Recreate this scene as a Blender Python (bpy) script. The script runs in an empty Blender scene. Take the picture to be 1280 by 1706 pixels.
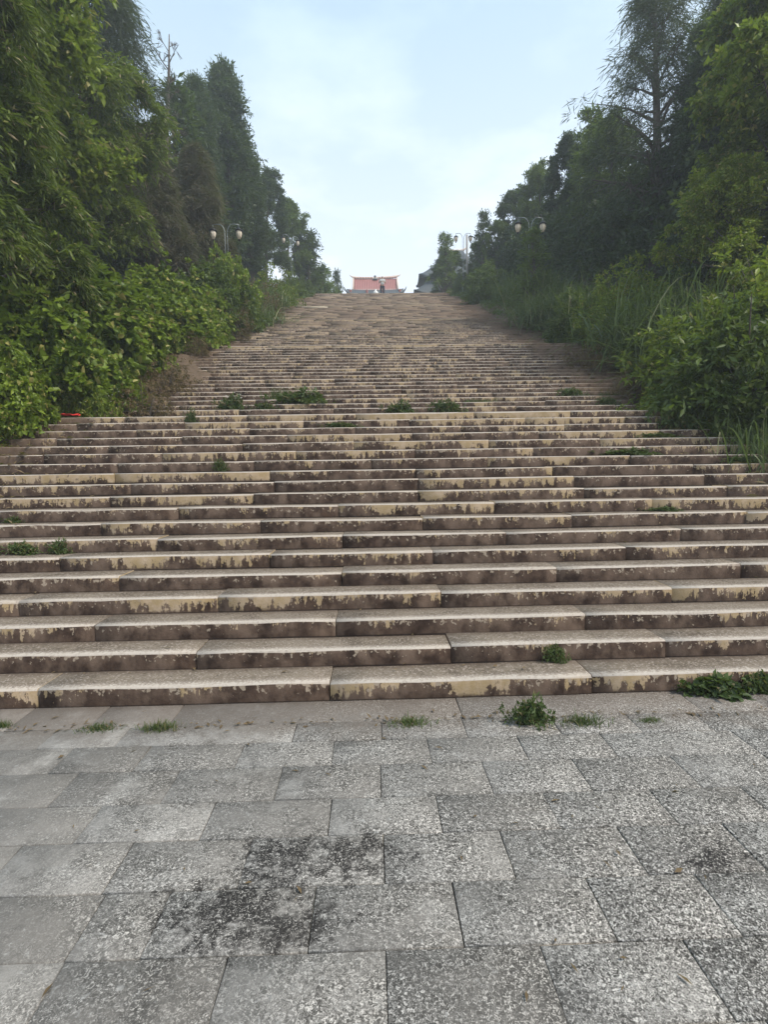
import bpy, bmesh, math, random
import numpy as np
from mathutils import Vector, Matrix, noise as mnoise
SC = bpy.context.scene
COL = SC.collection
rad = math.radians
R_ = random.Random(7)
RNG = np.random.default_rng(7)

# ------------------------------------------------------------------ camera
FPX, YAW, PITCH, ROLL, EYE = 850.0, rad(1.35), rad(4.58), rad(-0.9), 1.652
_f = Vector((math.sin(YAW)*math.cos(PITCH), math.cos(YAW)*math.cos(PITCH), -math.sin(PITCH)))
_r0 = Vector((math.cos(YAW), -math.sin(YAW), 0)); _u0 = _r0.cross(_f)
_r = _r0*math.cos(ROLL) + _u0*math.sin(ROLL); _u = -_r0*math.sin(ROLL) + _u0*math.cos(ROLL)
cam = bpy.data.cameras.new('camera'); camo = bpy.data.objects.new('camera', cam); COL.objects.link(camo)
cam.sensor_fit = 'HORIZONTAL'; cam.sensor_width = 36; cam.lens = 36*FPX/1280; cam.clip_end = 2000; cam.clip_start = .05
M4 = Matrix((( _r.x, _u.x, -_f.x, 0), (_r.y, _u.y, -_f.y, 0), (_r.z, _u.z, -_f.z, EYE), (0, 0, 0, 1)))
camo.matrix_world = M4; SC.camera = camo
def at(px, py, Y):                       # the point of the place seen at photo pixel (px, py), Y metres ahead
    d = _f + _r*((px-640)/FPX) + _u*((853-py)/FPX)
    t = Y/d.y
    return Vector((d.x*t, Y, EYE+d.z*t))
def at_z(px, py, z):
    d = _f + _r*((px-640)/FPX) + _u*((853-py)/FPX)
    t = (z-EYE)/d.z
    return Vector((d.x*t, d.y*t, z))

# ------------------------------------------------------------------ sky and sun
SUN_EL, SUN_AZ = rad(54), rad(118)       # azimuth clockwise from +Y (to the right, a little behind)
w = bpy.data.worlds.new('World'); SC.world = w; w.use_nodes = True
nt = w.node_tree; nt.nodes.clear()
def nd(nt, t, **k):
    n = nt.nodes.new(t)
    for a, b in k.items(): setattr(n, a, b)
    return n
sky = nd(nt, 'ShaderNodeTexSky', sky_type='NISHITA', sun_disc=False, sun_elevation=SUN_EL, sun_rotation=SUN_AZ)
sky.air_density = 1.0; sky.dust_density = 2.0; sky.altitude = 50
tc = nd(nt, 'ShaderNodeTexCoord'); sep = nd(nt, 'ShaderNodeSeparateXYZ'); nt.links.new(tc.outputs['Generated'], sep.inputs[0])
mr = nd(nt, 'ShaderNodeMapRange', clamp=True); nt.links.new(sep.outputs['Z'], mr.inputs['Value'])
mr.inputs['From Min'].default_value = .72; mr.inputs['From Max'].default_value = .15
mr.inputs['To Min'].default_value = .0; mr.inputs['To Max'].default_value = 1.
mp = nd(nt, 'ShaderNodeMapping'); mp.inputs['Scale'].default_value = (1.6, 1.6, 4.0); nt.links.new(tc.outputs['Generated'], mp.inputs['Vector'])
cn = nd(nt, 'ShaderNodeTexNoise'); cn.inputs['Scale'].default_value = 2.6; cn.inputs['Detail'].default_value = 6; cn.inputs['Roughness'].default_value = .55
nt.links.new(mp.outputs[0], cn.inputs['Vector'])
cr = nd(nt, 'ShaderNodeMapRange', clamp=True); nt.links.new(cn.outputs['Fac'], cr.inputs['Value'])
cr.inputs['From Min'].default_value = .48; cr.inputs['From Max'].default_value = .75; cr.inputs['To Min'].default_value = 0; cr.inputs['To Max'].default_value = .14
m2 = nd(nt, 'ShaderNodeMath', operation='MULTIPLY_ADD'); nt.links.new(mr.outputs[0], m2.inputs[0]); m2.inputs[1].default_value = .32; m2.inputs[2].default_value = .62
ad = nd(nt, 'ShaderNodeMath', operation='ADD', use_clamp=True); nt.links.new(m2.outputs[0], ad.inputs[0]); nt.links.new(cr.outputs[0], ad.inputs[1])
mx = nd(nt, 'ShaderNodeMix', data_type='RGBA', clamp_factor=True); nt.links.new(ad.outputs[0], mx.inputs['Factor'])
vm = nd(nt, 'ShaderNodeMix', data_type='RGBA', clamp_factor=True); nt.links.new(mr.outputs[0], vm.inputs['Factor'])
vm.inputs['A'].default_value = (4.5, 6.2, 7.4, 1); vm.inputs['B'].default_value = (7.4, 7.5, 8.1, 1)
nt.links.new(vm.outputs['Result'], mx.inputs['B']); nt.links.new(sky.outputs[0], mx.inputs['A'])
bg = nd(nt, 'ShaderNodeBackground'); bg.inputs['Strength'].default_value = .115
cm = nd(nt, 'ShaderNodeMapRange', clamp=True); nt.links.new(cn.outputs['Fac'], cm.inputs['Value'])
cm.inputs['From Min'].default_value = .50; cm.inputs['From Max'].default_value = .72; cm.inputs['To Min'].default_value = 0; cm.inputs['To Max'].default_value = .4
c2 = nd(nt, 'ShaderNodeMath', operation='MULTIPLY'); nt.links.new(cm.outputs[0], c2.inputs[0]); nt.links.new(mr.outputs[0], c2.inputs[1])
m3 = nd(nt, 'ShaderNodeMix', data_type='RGBA', clamp_factor=True); nt.links.new(c2.outputs[0], m3.inputs['Factor'])
nt.links.new(mx.outputs['Result'], m3.inputs['A']); m3.inputs['B'].default_value = (8.6, 8.2, 8.5, 1)
nt.links.new(m3.outputs['Result'], bg.inputs['Color'])
wo = nd(nt, 'ShaderNodeOutputWorld'); nt.links.new(bg.outputs[0], wo.inputs['Surface'])
sl = bpy.data.lights.new('sun', 'SUN'); sl.energy = 2.5; sl.angle = rad(11); sl.color = (1, .93, .82)
so = bpy.data.objects.new('sun', sl); COL.objects.link(so)
sd = Vector((math.sin(SUN_AZ)*math.cos(SUN_EL), math.cos(SUN_AZ)*math.cos(SUN_EL), math.sin(SUN_EL)))
so.rotation_euler = (-sd).to_track_quat('-Z', 'Y').to_euler(); so.location = sd*60
SC.view_settings.view_transform = 'Standard'; SC.view_settings.look = 'None'
SC.view_settings.exposure = 0.6; SC.view_settings.gamma = 1; SC.view_settings.use_curve_mapping = False
SC.render.engine = 'CYCLES'
SC.cycles.use_denoising = True; SC.cycles.max_bounces = 6; SC.cycles.diffuse_bounces = 2; SC.cycles.transmission_bounces = 4
SC.cycles.volume_bounces = 2; SC.cycles.caustics_reflective = False; SC.cycles.caustics_refractive = False

# ------------------------------------------------------------------ material helpers
class G:
    def __init__(s, name, rough=.85, spec=.2):
        s.m = bpy.data.materials.new(name); s.m.use_nodes = True; s.t = s.m.node_tree
        s.b = s.t.nodes['Principled BSDF']; s.b.inputs['Roughness'].default_value = rough
        s.b.inputs['Specular IOR Level'].default_value = spec
    def n(s, t, **k): return nd(s.t, t, **k)
    def put(s, v, sock):
        if isinstance(v, (int, float)): sock.default_value = v
        elif isinstance(v, tuple): sock.default_value = v if len(v) == 4 or sock.type == 'VECTOR' else (*v, 1)
        else: s.t.links.new(v, sock)
    def math(s, op, a, b=0, c=None, clamp=False):
        n = s.n('ShaderNodeMath', operation=op, use_clamp=clamp); s.put(a, n.inputs[0]); s.put(b, n.inputs[1])
        if c is not None: s.put(c, n.inputs[2])
        return n.outputs[0]
    def noise(s, vec, scale, detail=4, rough=.55, dist=0):
        n = s.n('ShaderNodeTexNoise'); s.put(vec, n.inputs['Vector']); n.inputs['Scale'].default_value = scale
        n.inputs['Detail'].default_value = detail; n.inputs['Roughness'].default_value = rough; n.inputs['Distortion'].default_value = dist
        return n.outputs['Fac']
    def rng(s, v, a, b, c=0, d=1):
        n = s.n('ShaderNodeMapRange', clamp=True, interpolation_type='SMOOTHSTEP'); s.put(v, n.inputs[0])
        for i, q in enumerate((a, b, c, d)): s.put(q, n.inputs[i+1])
        return n.outputs[0]
    def mix(s, f, a, b):
        n = s.n('ShaderNodeMix', data_type='RGBA', clamp_factor=True); s.put(f, n.inputs['Factor']); s.put(a, n.inputs['A']); s.put(b, n.inputs['B'])
        return n.outputs['Result']
    def scale(s, v, k):
        n = s.n('ShaderNodeVectorMath', operation='MULTIPLY'); s.put(v, n.inputs[0]); n.inputs[1].default_value = k; return n.outputs[0]
    def pos(s): return s.n('ShaderNodeNewGeometry').outputs['Position']
    def attr(s, name): return s.n('ShaderNodeAttribute', attribute_name=name)
    def bump(s, h, strength=.4, dist=.01):
        n = s.n('ShaderNodeBump'); s.put(h, n.inputs['Height']); n.inputs['Strength'].default_value = strength; n.inputs['Distance'].default_value = dist
        s.t.links.new(n.outputs[0], s.b.inputs['Normal'])
    def color(s, c): s.put(c, s.b.inputs['Base Color']); return s.m

def plain(name, col, rough=.6, metal=0, var=.15, sc=6.0):
    g = G(name, rough, .35); g.b.inputs['Metallic'].default_value = metal
    n = g.noise(g.pos(), sc, 5)
    g.color(g.mix(n, tuple(c*(1-var) for c in col), tuple(min(1, c*(1+var)) for c in col)))
    return g.m

def step_stone():
    g = G('weathered_step_stone', .88, .15)
    a = g.attr('st'); sx = g.n('ShaderNodeSeparateXYZ'); g.put(a.outputs['Vector'], sx.inputs[0])
    s_, v, back = sx.outputs
    b = g.attr('blk'); bs = g.n('ShaderNodeSeparateXYZ'); g.put(b.outputs['Vector'], bs.inputs[0])
    k, rnd, up = bs.outputs
    P = g.pos()
    def vec(x, y, z):
        n = g.n('ShaderNodeCombineXYZ'); g.put(x, n.inputs[0]); g.put(y, n.inputs[1]); g.put(z, n.inputs[2]); return n.outputs[0]
    kk = g.math('MULTIPLY', k, 7.31)
    n1 = g.noise(vec(s_, kk, 0), 1.9, 4, .6)
    n2 = g.noise(vec(g.math('MULTIPLY', s_, 1), g.math('MULTIPLY', v, .028), kk), 15.0, 5, .70)
    n2b = g.noise(vec(s_, g.math('MULTIPLY', v, .12), g.math('ADD', kk, 3.3)), 24, 3, .6)
    t = g.math('MULTIPLY_ADD', g.math('SUBTRACT', n1, .5), 5.2, 1.08)
    t = g.math('SUBTRACT', t, g.math('MULTIPLY', g.rng(k, 4, 9), g.rng(k, 21, 18, 0, .22)))
    t = g.math('SUBTRACT', t, g.rng(k, 36, 75, -.22, .6))
    t = g.math('SUBTRACT', t, g.math('MULTIPLY', up, .6))
    t = g.math('ADD', t, g.math('MULTIPLY', g.math('SUBTRACT', n2, .5), 4.6))
    t = g.math('ADD', t, g.math('MULTIPLY', g.math('SUBTRACT', n2b, .5), 2.2))
    t = g.math('ADD', t, g.math('MULTIPLY', g.math('SUBTRACT', rnd, .5), g.rng(k, 19, 40, 1.35, .2)))
    t = g.math('MAXIMUM', t, g.math('MULTIPLY_ADD', n2, .35, -.03))
    soft = g.rng(n2b, .35, .65, .05, .26)
    fresh = g.rng(g.math('SUBTRACT', v, t), g.math('MULTIPLY', soft, -1), soft)
    fine = g.noise(P, 55, 5, .65); mid = g.noise(P, 9, 5, .6); big = g.noise(P, 1.7, 4, .6)
    beige = g.mix(big, (.200, .146, .080), (.340, .255, .142)); beige = g.mix(g.rng(mid, .35, .75), beige, (.36, .28, .20))
    beige = g.mix(g.rng(fine, .55, .75, 0, .35), beige, (.19, .14, .10))
    dark = g.mix(g.rng(mid, .3, .7), (.026, .016, .012), (.080, .053, .039))
    wash = g.noise(vec(s_, g.math('MULTIPLY', v, .09), kk), 5, 4, .6)
    dark = g.mix(g.rng(wash, .42, .66, 0, .65), dark, (.165, .118, .088))
    drip = g.rng(g.math('SUBTRACT', v, g.math('MULTIPLY_ADD', n2b, -3.6, 2.85)), -.03, .05, 0, .6)
    dark = g.mix(drip, dark, (.36, .30, .23))
    riser = g.mix(fresh, dark, beige)
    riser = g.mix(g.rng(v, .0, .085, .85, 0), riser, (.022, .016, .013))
    # tread: grey brown with a worn pale nose
    tr = g.mix(g.rng(mid, .3, .72), (.082, .063, .046), (.165, .133, .100))
    tr = g.mix(g.rng(big, .35, .7, 0, .6), tr, (.215, .178, .138))
    tr = g.mix(g.rng(fine, .50, .64, 0, .8), tr, (.34, .285, .24))
    tr = g.mix(g.rng(g.noise(P, 38, 3), .58, .7, 0, .6), tr, (.075, .06, .05))
    wear = g.rng(g.math('ADD', back, g.math('MULTIPLY', g.math('SUBTRACT', fine, .5), .36)), .085, .0)
    tr = g.mix(g.math('MULTIPLY', wear, .75), tr, (.52, .46, .40))
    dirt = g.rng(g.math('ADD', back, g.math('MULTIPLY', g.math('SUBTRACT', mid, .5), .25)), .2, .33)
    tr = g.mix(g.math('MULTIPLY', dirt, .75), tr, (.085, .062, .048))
    ny = g.n('ShaderNodeSeparateXYZ'); g.put(g.n('ShaderNodeNewGeometry').outputs['True Normal'], ny.inputs[0])
    sxp = g.n('ShaderNodeSeparateXYZ'); g.put(P, sxp.inputs[0])
    top = g.rng(ny.outputs[2], .3, .6)
    g.bump(g.math('ADD', fine, g.math('MULTIPLY', mid, .6)), .55, .008)
    # soil washed over the stair ends and dust on the upper flights
    big2 = g.noise(P, .55, 4, .6)
    ax = g.math('ABSOLUTE', g.math('SUBTRACT', sxp.outputs[0], .25))
    e = g.math('ADD', ax, g.math('MULTIPLY', g.math('SUBTRACT', big2, .5), 4.2)); e = g.math('ADD', e, g.math('MULTIPLY', g.math('SUBTRACT', mid, .5), 1.6))
    e = g.math('ADD', e, g.rng(k, 17, 24, 0, .9))
    soil = g.math('MULTIPLY', g.rng(e, 5.0, 6.0), .85)
    dust = g.math('MULTIPLY', g.math('MULTIPLY_ADD', up, -.6, 1),  g.math('MULTIPLY', g.rng(k, 36, 72), g.rng(g.math('ADD', big2, g.math('MULTIPLY', mid, .5)), .5, .9, .3, 1)))
    sc = g.mix(mid, (.085, .056, .038), (.19, .135, .10))
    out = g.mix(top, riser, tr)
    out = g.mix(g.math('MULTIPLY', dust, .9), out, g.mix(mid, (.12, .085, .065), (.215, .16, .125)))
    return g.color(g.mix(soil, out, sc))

STAINS = [(470, 1432, .20, .13), (575, 1425, .22, .13), (400, 1520, .26, .14), (480, 1540, .16, .10), (1190, 1430, .14, .07), (620, 1410, .07, .1)]
def paving_stone():
    g = G('speckled_granite_paving', .9, .12)
    P = g.pos()
    fine = g.noise(P, 92, 5, .66, 1.3); f2 = g.noise(P, 34, 4, .6, .8); mid = g.noise(P, 7, 5, .6); big = g.noise(P, 1.3, 4, .55)
    rnd = g.attr('blk'); bs = g.n('ShaderNodeSeparateXYZ'); g.put(rnd.outputs['Vector'], bs.inputs[0])
    base = g.mix(big, (.165, .152, .138), (.275, .258, .236))
    base = g.mix(g.rng(bs.outputs[1], .55, 1, 0, .6), base, (.34, .32, .295))
    base = g.mix(g.rng(bs.outputs[1], .45, 0, 0, .6), base, (.125, .115, .104))
    base = g.mix(g.rng(mid, .35, .7, 0, .7), base, (.15, .142, .13))
    base = g.mix(g.rng(g.noise(P, 3.2, 5, .65), .5, .7, 0, .6), base, (.36, .345, .32))
    sxx = g.n('ShaderNodeSeparateXYZ'); g.put(P, sxx.inputs[0])
    sp = g.rng(g.math('ADD', g.math('ADD', big, g.math('MULTIPLY', sxx.outputs[0], .12)), g.math('MULTIPLY', mid, .6)), .5, 1., .12, .95)
    base = g.mix(g.math('MULTIPLY', g.rng(fine, .505, .43), sp), base, (.036, .033, .029))
    base = g.mix(g.math('MULTIPLY', g.rng(fine, .54, .61), sp), base, (.64, .60, .55))
    base = g.mix(g.rng(f2, .6, .72, 0, .55), base, (.39, .38, .36))
    base = g.mix(g.math('MULTIPLY', g.rng(g.noise(P, 2.3, 6, .7, .6), .50, .68, 0, .62), g.rng(fine, .62, .46, .35, 1)), base, (.055, .052, .048))
    msk = None
    for (px, py, rx, ry) in STAINS:
        c = at_z(px, py, 0)
        n = g.n('ShaderNodeVectorMath', operation='SUBTRACT'); g.put(P, n.inputs[0]); n.inputs[1].default_value = (c.x, c.y, 0)
        q = g.scale(n.outputs[0], (1/rx, 1/ry, 0)); l = g.n('ShaderNodeVectorMath', operation='LENGTH'); g.put(q, l.inputs[0])
        d = g.math('ADD', l.outputs['Value'], g.math('MULTIPLY', g.math('SUBTRACT', g.noise(P, 11, 5, .65, .8), .5), 4.5))
        d = g.rng(g.math('ADD', d, g.math('MULTIPLY', g.math('SUBTRACT', f2, .5), 1.5)), 1.45, .35)
        msk = d if msk is None else g.math('MAXIMUM', msk, d)
    base = g.mix(g.math('MULTIPLY', g.math('MULTIPLY', msk, g.rng(fine, .68, .48)), .95), base, (.022, .02, .019))
    sy = g.n('ShaderNodeSeparateXYZ'); g.put(P, sy.inputs[0])
    br = g.rng(g.math('ADD', sy.outputs[1], g.math('MULTIPLY', g.math('SUBTRACT', mid, .5), .7)), 2.95, 3.45)
    base = g.mix(g.math('MULTIPLY', br, .55), base, (.165, .13, .105))
    g.bump(g.math('ADD', fine, f2), .6, .006)
    return g.color(base)

def leaf_mat(name, c1, c2, c3=None, trans=.35, rough=.5, f3=.06):
    m = bpy.data.materials.new(name); m.use_nodes = True; t = m.node_tree; t.nodes.clear()
    g = G.__new__(G); g.m = m; g.t = t
    geo = g.n('ShaderNodeNewGeometry'); ri = geo.outputs['Random Per Island']
    oi = g.n('ShaderNodeObjectInfo').outputs['Random']
    big = g.noise(geo.outputs['Position'], .9, 3)
    f = g.math('ADD', g.math('MULTIPLY', ri, .55), g.math('MULTIPLY_ADD', big, .9, -.25))
    f = g.math('ADD', f, g.math('MULTIPLY_ADD', oi, .3, -.15), clamp=True)
    c = g.mix(f, c1, c2)
    if c3: c = g.mix(g.rng(g.math('FRACT', g.math('MULTIPLY', ri, 13.7)), 1-f3, 1-f3+.01), c, c3)
    d = g.n('ShaderNodeBsdfPrincipled'); d.inputs['Roughness'].default_value = rough; d.inputs['Specular IOR Level'].default_value = .35
    g.put(c, d.inputs['Base Color'])
    tr = g.n('ShaderNodeBsdfTranslucent'); g.put(g.mix(.5, c, (.20, .30, .03)), tr.inputs['Color'])
    ms = g.n('ShaderNodeMixShader'); ms.inputs[0].default_value = trans
    t.links.new(d.outputs[0], ms.inputs[1]); t.links.new(tr.outputs[0], ms.inputs[2])
    o = g.n('ShaderNodeOutputMaterial'); t.links.new(ms.outputs[0], o.inputs[0])
    return m

def soil_mat():
    g = G('dry_soil', .95, .05); P = g.pos()
    n = g.noise(P, 3, 6, .65); f = g.noise(P, 40, 5, .7)
    c = g.mix(n, (.07, .048, .034), (.19, .14, .10)); c = g.mix(g.rng(f, .52, .7, 0, .7), c, (.25, .19, .14))
    c = g.mix(g.rng(g.noise(P, 12, 4), .55, .7, 0, .6), c, (.045, .03, .022))
    g.bump(f, .8, .03); return g.color(c)

M = dict(
    step=step_stone(), pave=paving_stone(), soil=soil_mat(),
    bark=plain('grey_bark', (.10, .085, .07), .9, 0, .4, 14), palebark=plain('pale_bark', (.20, .18, .15), .9, 0, .35, 14),
    broad=leaf_mat('broad_leaf', (.038, .062, .018), (.15, .215, .036), (.17, .20, .06)),
    bright=leaf_mat('bright_leaf', (.055, .095, .014), (.29, .36, .034), (.38, .34, .10), .4, .45, .1),
    vine=leaf_mat('vine_leaf', (.048, .090, .014), (.29, .38, .035), (.40, .36, .11), .42, .45, .10),
    bamboo=leaf_mat('narrow_leaf', (.045, .075, .014), (.22, .27, .032), (.34, .27, .15), .35, .5, .06),
    dark=leaf_mat('dark_leaf', (.022, .040, .020), (.075, .112, .038), None, .25),
    needle=leaf_mat('needle_foliage', (.030, .042, .026), (.062, .078, .042), None, .2, .7),
    brownneedle=leaf_mat('brown_needle_foliage', (.075, .07, .042), (.15, .135, .08), (.12, .08, .05), .2, .7, .2),
    weedleaf=leaf_mat('weed_leaf', (.040, .065, .020), (.085, .125, .03), (.18, .15, .07), .25, .6, .12),
    grass=leaf_mat('reed_blade', (.055, .088, .03), (.14, .19, .06), (.30, .29, .15), .3, .45, .07),
    dry=leaf_mat('dry_foliage', (.10, .065, .035), (.20, .14, .075), None, .2, .8),
    white=plain('white_petals', (.8, .8, .74), .6, 0, .05),
    post=plain('grey_painted_metal', (.20, .225, .225), .45, .5, .15, 20), black=plain('black_lamp_cap', (.02, .02, .022), .4, .3),
    globe=plain('cream_lamp_glass', (.72, .62, .48), .25, 0, .2, 9), concrete=plain('concrete_post', (.33, .32, .30), .85, 0, .2, 12),
    redtile=plain('red_roof_tile', (.34, .145, .13), .6, 0, .25, 3), ridge=plain('pale_ridge_plaster', (.60, .50, .42), .7, 0, .25, 2.5),
    greytile=plain('grey_green_roof_tile', (.085, .10, .11), .65, 0, .25, 3), wall=plain('plaster_wall', (.55, .48, .42), .8), wood=plain('dark_red_timber', (.16, .05, .04), .6),
    skin=plain('skin', (.42, .26, .18), .5, 0, .05), shirt=plain('pale_shirt', (.55, .57, .56), .8, 0, .08), trouser=plain('dark_trousers', (.035, .04, .055), .8), hair=plain('black_hair', (.012, .011, .01), .5), shoe=plain('dark_shoes', (.03, .025, .02), .5),
    red=plain('red_plastic', (.62, .04, .035), .4, 0, .2, 30), litter=plain('white_plastic', (.75, .75, .74), .5, 0, .1, 20), bamboo_pole=plain('pale_wood_pole', (.55, .47, .36), .7, 0, .1, 12),
)

# ------------------------------------------------------------------ object helpers
def mesh_np(name, V, F, mat, smooth=False, ns=None):
    """V (n,3), F list of face arrays (m,k)"""
    me = bpy.data.meshes.new(name); V = np.asarray(V, dtype=np.float32)
    F = [np.asarray(f, dtype=np.int32) for f in F if len(f)]
    nl = sum(f.size for f in F); nf = sum(len(f) for f in F)
    me.vertices.add(len(V)); me.vertices.foreach_set('co', V.ravel())
    me.loops.add(nl); me.loops.foreach_set('vertex_index', np.concatenate([f.ravel() for f in F]))
    me.polygons.add(nf)
    cnt = np.concatenate([np.full(len(f), f.shape[1]) for f in F]); st = np.concatenate([[0], np.cumsum(cnt)[:-1]]).astype(np.int32)
    me.polygons.foreach_set('loop_start', st)
    if smooth: me.polygons.foreach_set('use_smooth', np.ones(nf, dtype=bool))
    me.update(calc_edges=True); me.materials.append(mat)
    return me
def link(name, me, parent=None, loc=None):
    o = bpy.data.objects.new(name, me); COL.objects.link(o)
    if parent is not None: o.parent = parent
    if loc is not None: o.location = loc
    return o
def tag(o, label=None, cat=None, group=None, kind=None):
    if label: o['label'] = label
    if cat: o['category'] = cat
    if group: o['group'] = group
    if kind: o['kind'] = kind
    return o
def empty(name, loc, label, cat, group=None, rz=0, s=1):
    o = bpy.data.objects.new(name, None); COL.objects.link(o); o.location = loc; o.rotation_euler = (0, 0, rz)
    o.scale = s if isinstance(s, tuple) else (s, s, s); o.empty_display_size = .3
    return tag(o, label, cat, group)
class MB:
    def __init__(s): s.v = []; s.f = {}
    def add(s, V, F):
        o = len(s.v); s.v.extend([tuple(p) for p in V])
        for f in F: s.f.setdefault(len(f), []).append([i+o for i in f])
    def box(s, a, b, M_=None):
        V = [(x, y, z) for x in (a[0], b[0]) for y in (a[1], b[1]) for z in (a[2], b[2])]
        if M_ is not None: V = [M_ @ Vector(p) for p in V]
        s.add(V, [(0, 1, 3, 2), (4, 6, 7, 5), (0, 4, 5, 1), (2, 3, 7, 6), (0, 2, 6, 4), (1, 5, 7, 3)])
    def tube(s, pts, rs, n=6, caps=True):
        pts = [Vector(p) for p in pts]; rings = []
        if isinstance(rs, (int, float)): rs = [rs]*len(pts)
        for i, p in enumerate(pts):
            d = (pts[min(i+1, len(pts)-1)]-pts[max(i-1, 0)]).normalized()
            a = d.cross(Vector((.31, .95, .05)) if abs(d.y) < .9 else Vector((1, 0, 0))).normalized(); b = d.cross(a)
            rings.append([p+(a*math.cos(2*math.pi*j/n)+b*math.sin(2*math.pi*j/n))*rs[i] for j in range(n)])
        V = [q for r in rings for q in r]; F = []
        for i in range(len(pts)-1):
            for j in range(n): F.append((i*n+j, i*n+(j+1) % n, (i+1)*n+(j+1) % n, (i+1)*n+j))
        if caps: F.append(tuple(range(n))[::-1]); F.append(tuple((len(pts)-1)*n+j for j in range(n)))
        s.add(V, F)
    def lathe(s, prof, c, n=12):
        V = [(c[0]+r*math.cos(2*math.pi*j/n), c[1]+r*math.sin(2*math.pi*j/n), c[2]+z) for r, z in prof for j in range(n)]
        F = [(i*n+j, i*n+(j+1) % n, (i+1)*n+(j+1) % n, (i+1)*n+j) for i in range(len(prof)-1) for j in range(n)]
        F.append(tuple(range(n))[::-1]); F.append(tuple((len(prof)-1)*n+j for j in range(n)))
        s.add(V, F)
    def mesh(s, name, mat, smooth=False): return mesh_np(name, s.v, [s.f[k] for k in s.f], mat, smooth)
    def build(s, name, mat, parent=None, smooth=False): return link(name, s.mesh(name, mat, smooth), parent)

# ------------------------------------------------------------------ the stair's profile
RS, TR, Y0 = .14, .305, 3.585
FLIGHTS = [19, 40, 60, 80, 100, 115]
XL, XR = -6.3, 6.85
YK = {}
_y = Y0
for k in range(1, 116):
    YK[k] = _y
    _y += TR + (.9 if (k in FLIGHTS and k < 115) else 0)
YTOP = YK[115]; ZTOP = 115*RS
_yy = np.array([-200, Y0-.12]+[YK[k] for k in range(1, 116)]+[YTOP+200.]); _zz = np.array([0, 0]+[k*RS for k in range(1, 116)]+[ZTOP])
_a, _b = [-200., Y0-.3], [0., 0.]
for k in range(1, 116):
    _a.append(YK[k]); _b.append(k*RS)
    if k in FLIGHTS and k < 115: _a.append(YK[k+1]-TR); _b.append(k*RS)
_a += [YTOP+400]; _b += [ZTOP]
def S(Y): return np.interp(Y, _a, _b)
def fbm(x, y, s=0):
    return mnoise.fractal(Vector((x, y, s)), 1.0, 2.0, 4)
def terrain(X, Y):
    s = float(S(Y)); left = X < 0
    edge = (-5.75 if left else 6.3)
    u = (edge-X) if left else (X-edge)            # >0 outside
    n = fbm(X*.8, Y*.45, 3.1)
    u2 = u + n*.75 + (1.5*max(0, 1-abs(Y-13.2)/3.6) if left else .15*max(0, 1-abs(Y-12)/3))
    bank = min(1, max(0, (Y-3.4)/2.0))
    if u2 < -.35: z = s-.42
    elif u2 < .25:
        t = (u2+.35)/.6; t = t*t*(3-2*t); z = s-.42+t*.44
    else: z = s+.02+min((u2-.25)*.26, 2.2)
    z += fbm(X*2.9, Y*2.9, 9)*.085*min(1, max(0, u2+.35))
    if Y < 5.4: z = z*bank + (-.06)*(1-bank)
    if Y > YTOP: z = min(z, ZTOP-.02+max(0, (u2-.25))*.1) if u2 > 0 else ZTOP-.06
    return z
def build_hillside():
    xs = np.concatenate([[-60, -45, -35, -28, -22, -18, -15], np.arange(-13, -8, .5), np.arange(-8, -3.6, .13), np.arange(-3.5, 4.4, 1.2), np.arange(4.6, 9, .13), np.arange(9, 13, .5), [14, 16, 19, 23, 28, 35, 45, 60]])
    ys = np.concatenate([[-40, -30, -12, -4, 0, 2, 3, 3.3], np.arange(3.46, 24, .14), np.arange(24, 46, .35), [47, 49, 52, 56, 61, 67, 75, 85, 100, 110]])
    V = [(x, y, terrain(x, y)) for y in ys for x in xs]
    nx, ny = len(xs), len(ys); i = np.arange(nx-1)[None, :]+np.arange(ny-1)[:, None]*nx
    F = np.stack([i, i+1, i+nx+1, i+nx], -1).reshape(-1, 4)
    o = link('hillside_ground', mesh_np('hillside_ground', V, [F], M['soil'], True)); tag(o, kind='structure')
build_hillside()

# ------------------------------------------------------------------ staircase, block by block
def block_geo(x0, x1, y, z, depth, k, rng, nseg=None):
    L = x1-x0; n = nseg if nseg else max(2, min(6, int(L/.3)))
    g = .0035; xs = np.linspace(x0+g, x1-g, n+1)
    q_ = 1. if k < 40 else .3
    dy, dz = rng.gauss(0, .007)*q_, rng.gauss(0, .004)*q_; tl = rng.gauss(0, .002)
    V = []; ST = []
    for i, x in enumerate(xs):
        j = rng.gauss(0, .0035); j2 = rng.gauss(0, .004); zt = z+dz+tl*(i/n-.5)*2
        V += [(x, y+dy+j2*.5, z-RS-.012), (x, y+dy+j2, zt-.012+j), (x, y+dy+.011+j2, zt), (x, y+depth, zt)]
        ST += [(x, -.09, 0), (x, .92, 0), (x, 1., .004), (x, 1., depth)]
    F = []
    for i in range(n):
        a = i*4; b = a+4
        F += [(a, b, b+1, a+1), (a+1, b+1, b+2, a+2), (a+2, b+2, b+3, a+3)]
    e = n*4
    F += [(0, 1, 2, 3), (e, e+3, e+2, e+1)]
    return V, ST, F
def blk_mesh(name, V, ST, F, B, mat):
    me = mesh_np(name, V, [F], mat)
    a = me.attributes.new('st', 'FLOAT_VECTOR', 'POINT'); a.data.foreach_set('vector', np.asarray(ST, dtype=np.float32).ravel())
    a = me.attributes.new('blk', 'FLOAT_VECTOR', 'POINT'); a.data.foreach_set('vector', np.asarray(B, dtype=np.float32).ravel())
    return me
stair = empty('stone_staircase', (0, Y0, 0), 'wide weathered stone staircase with dark water stains climbing to the temple', 'staircase')
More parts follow.
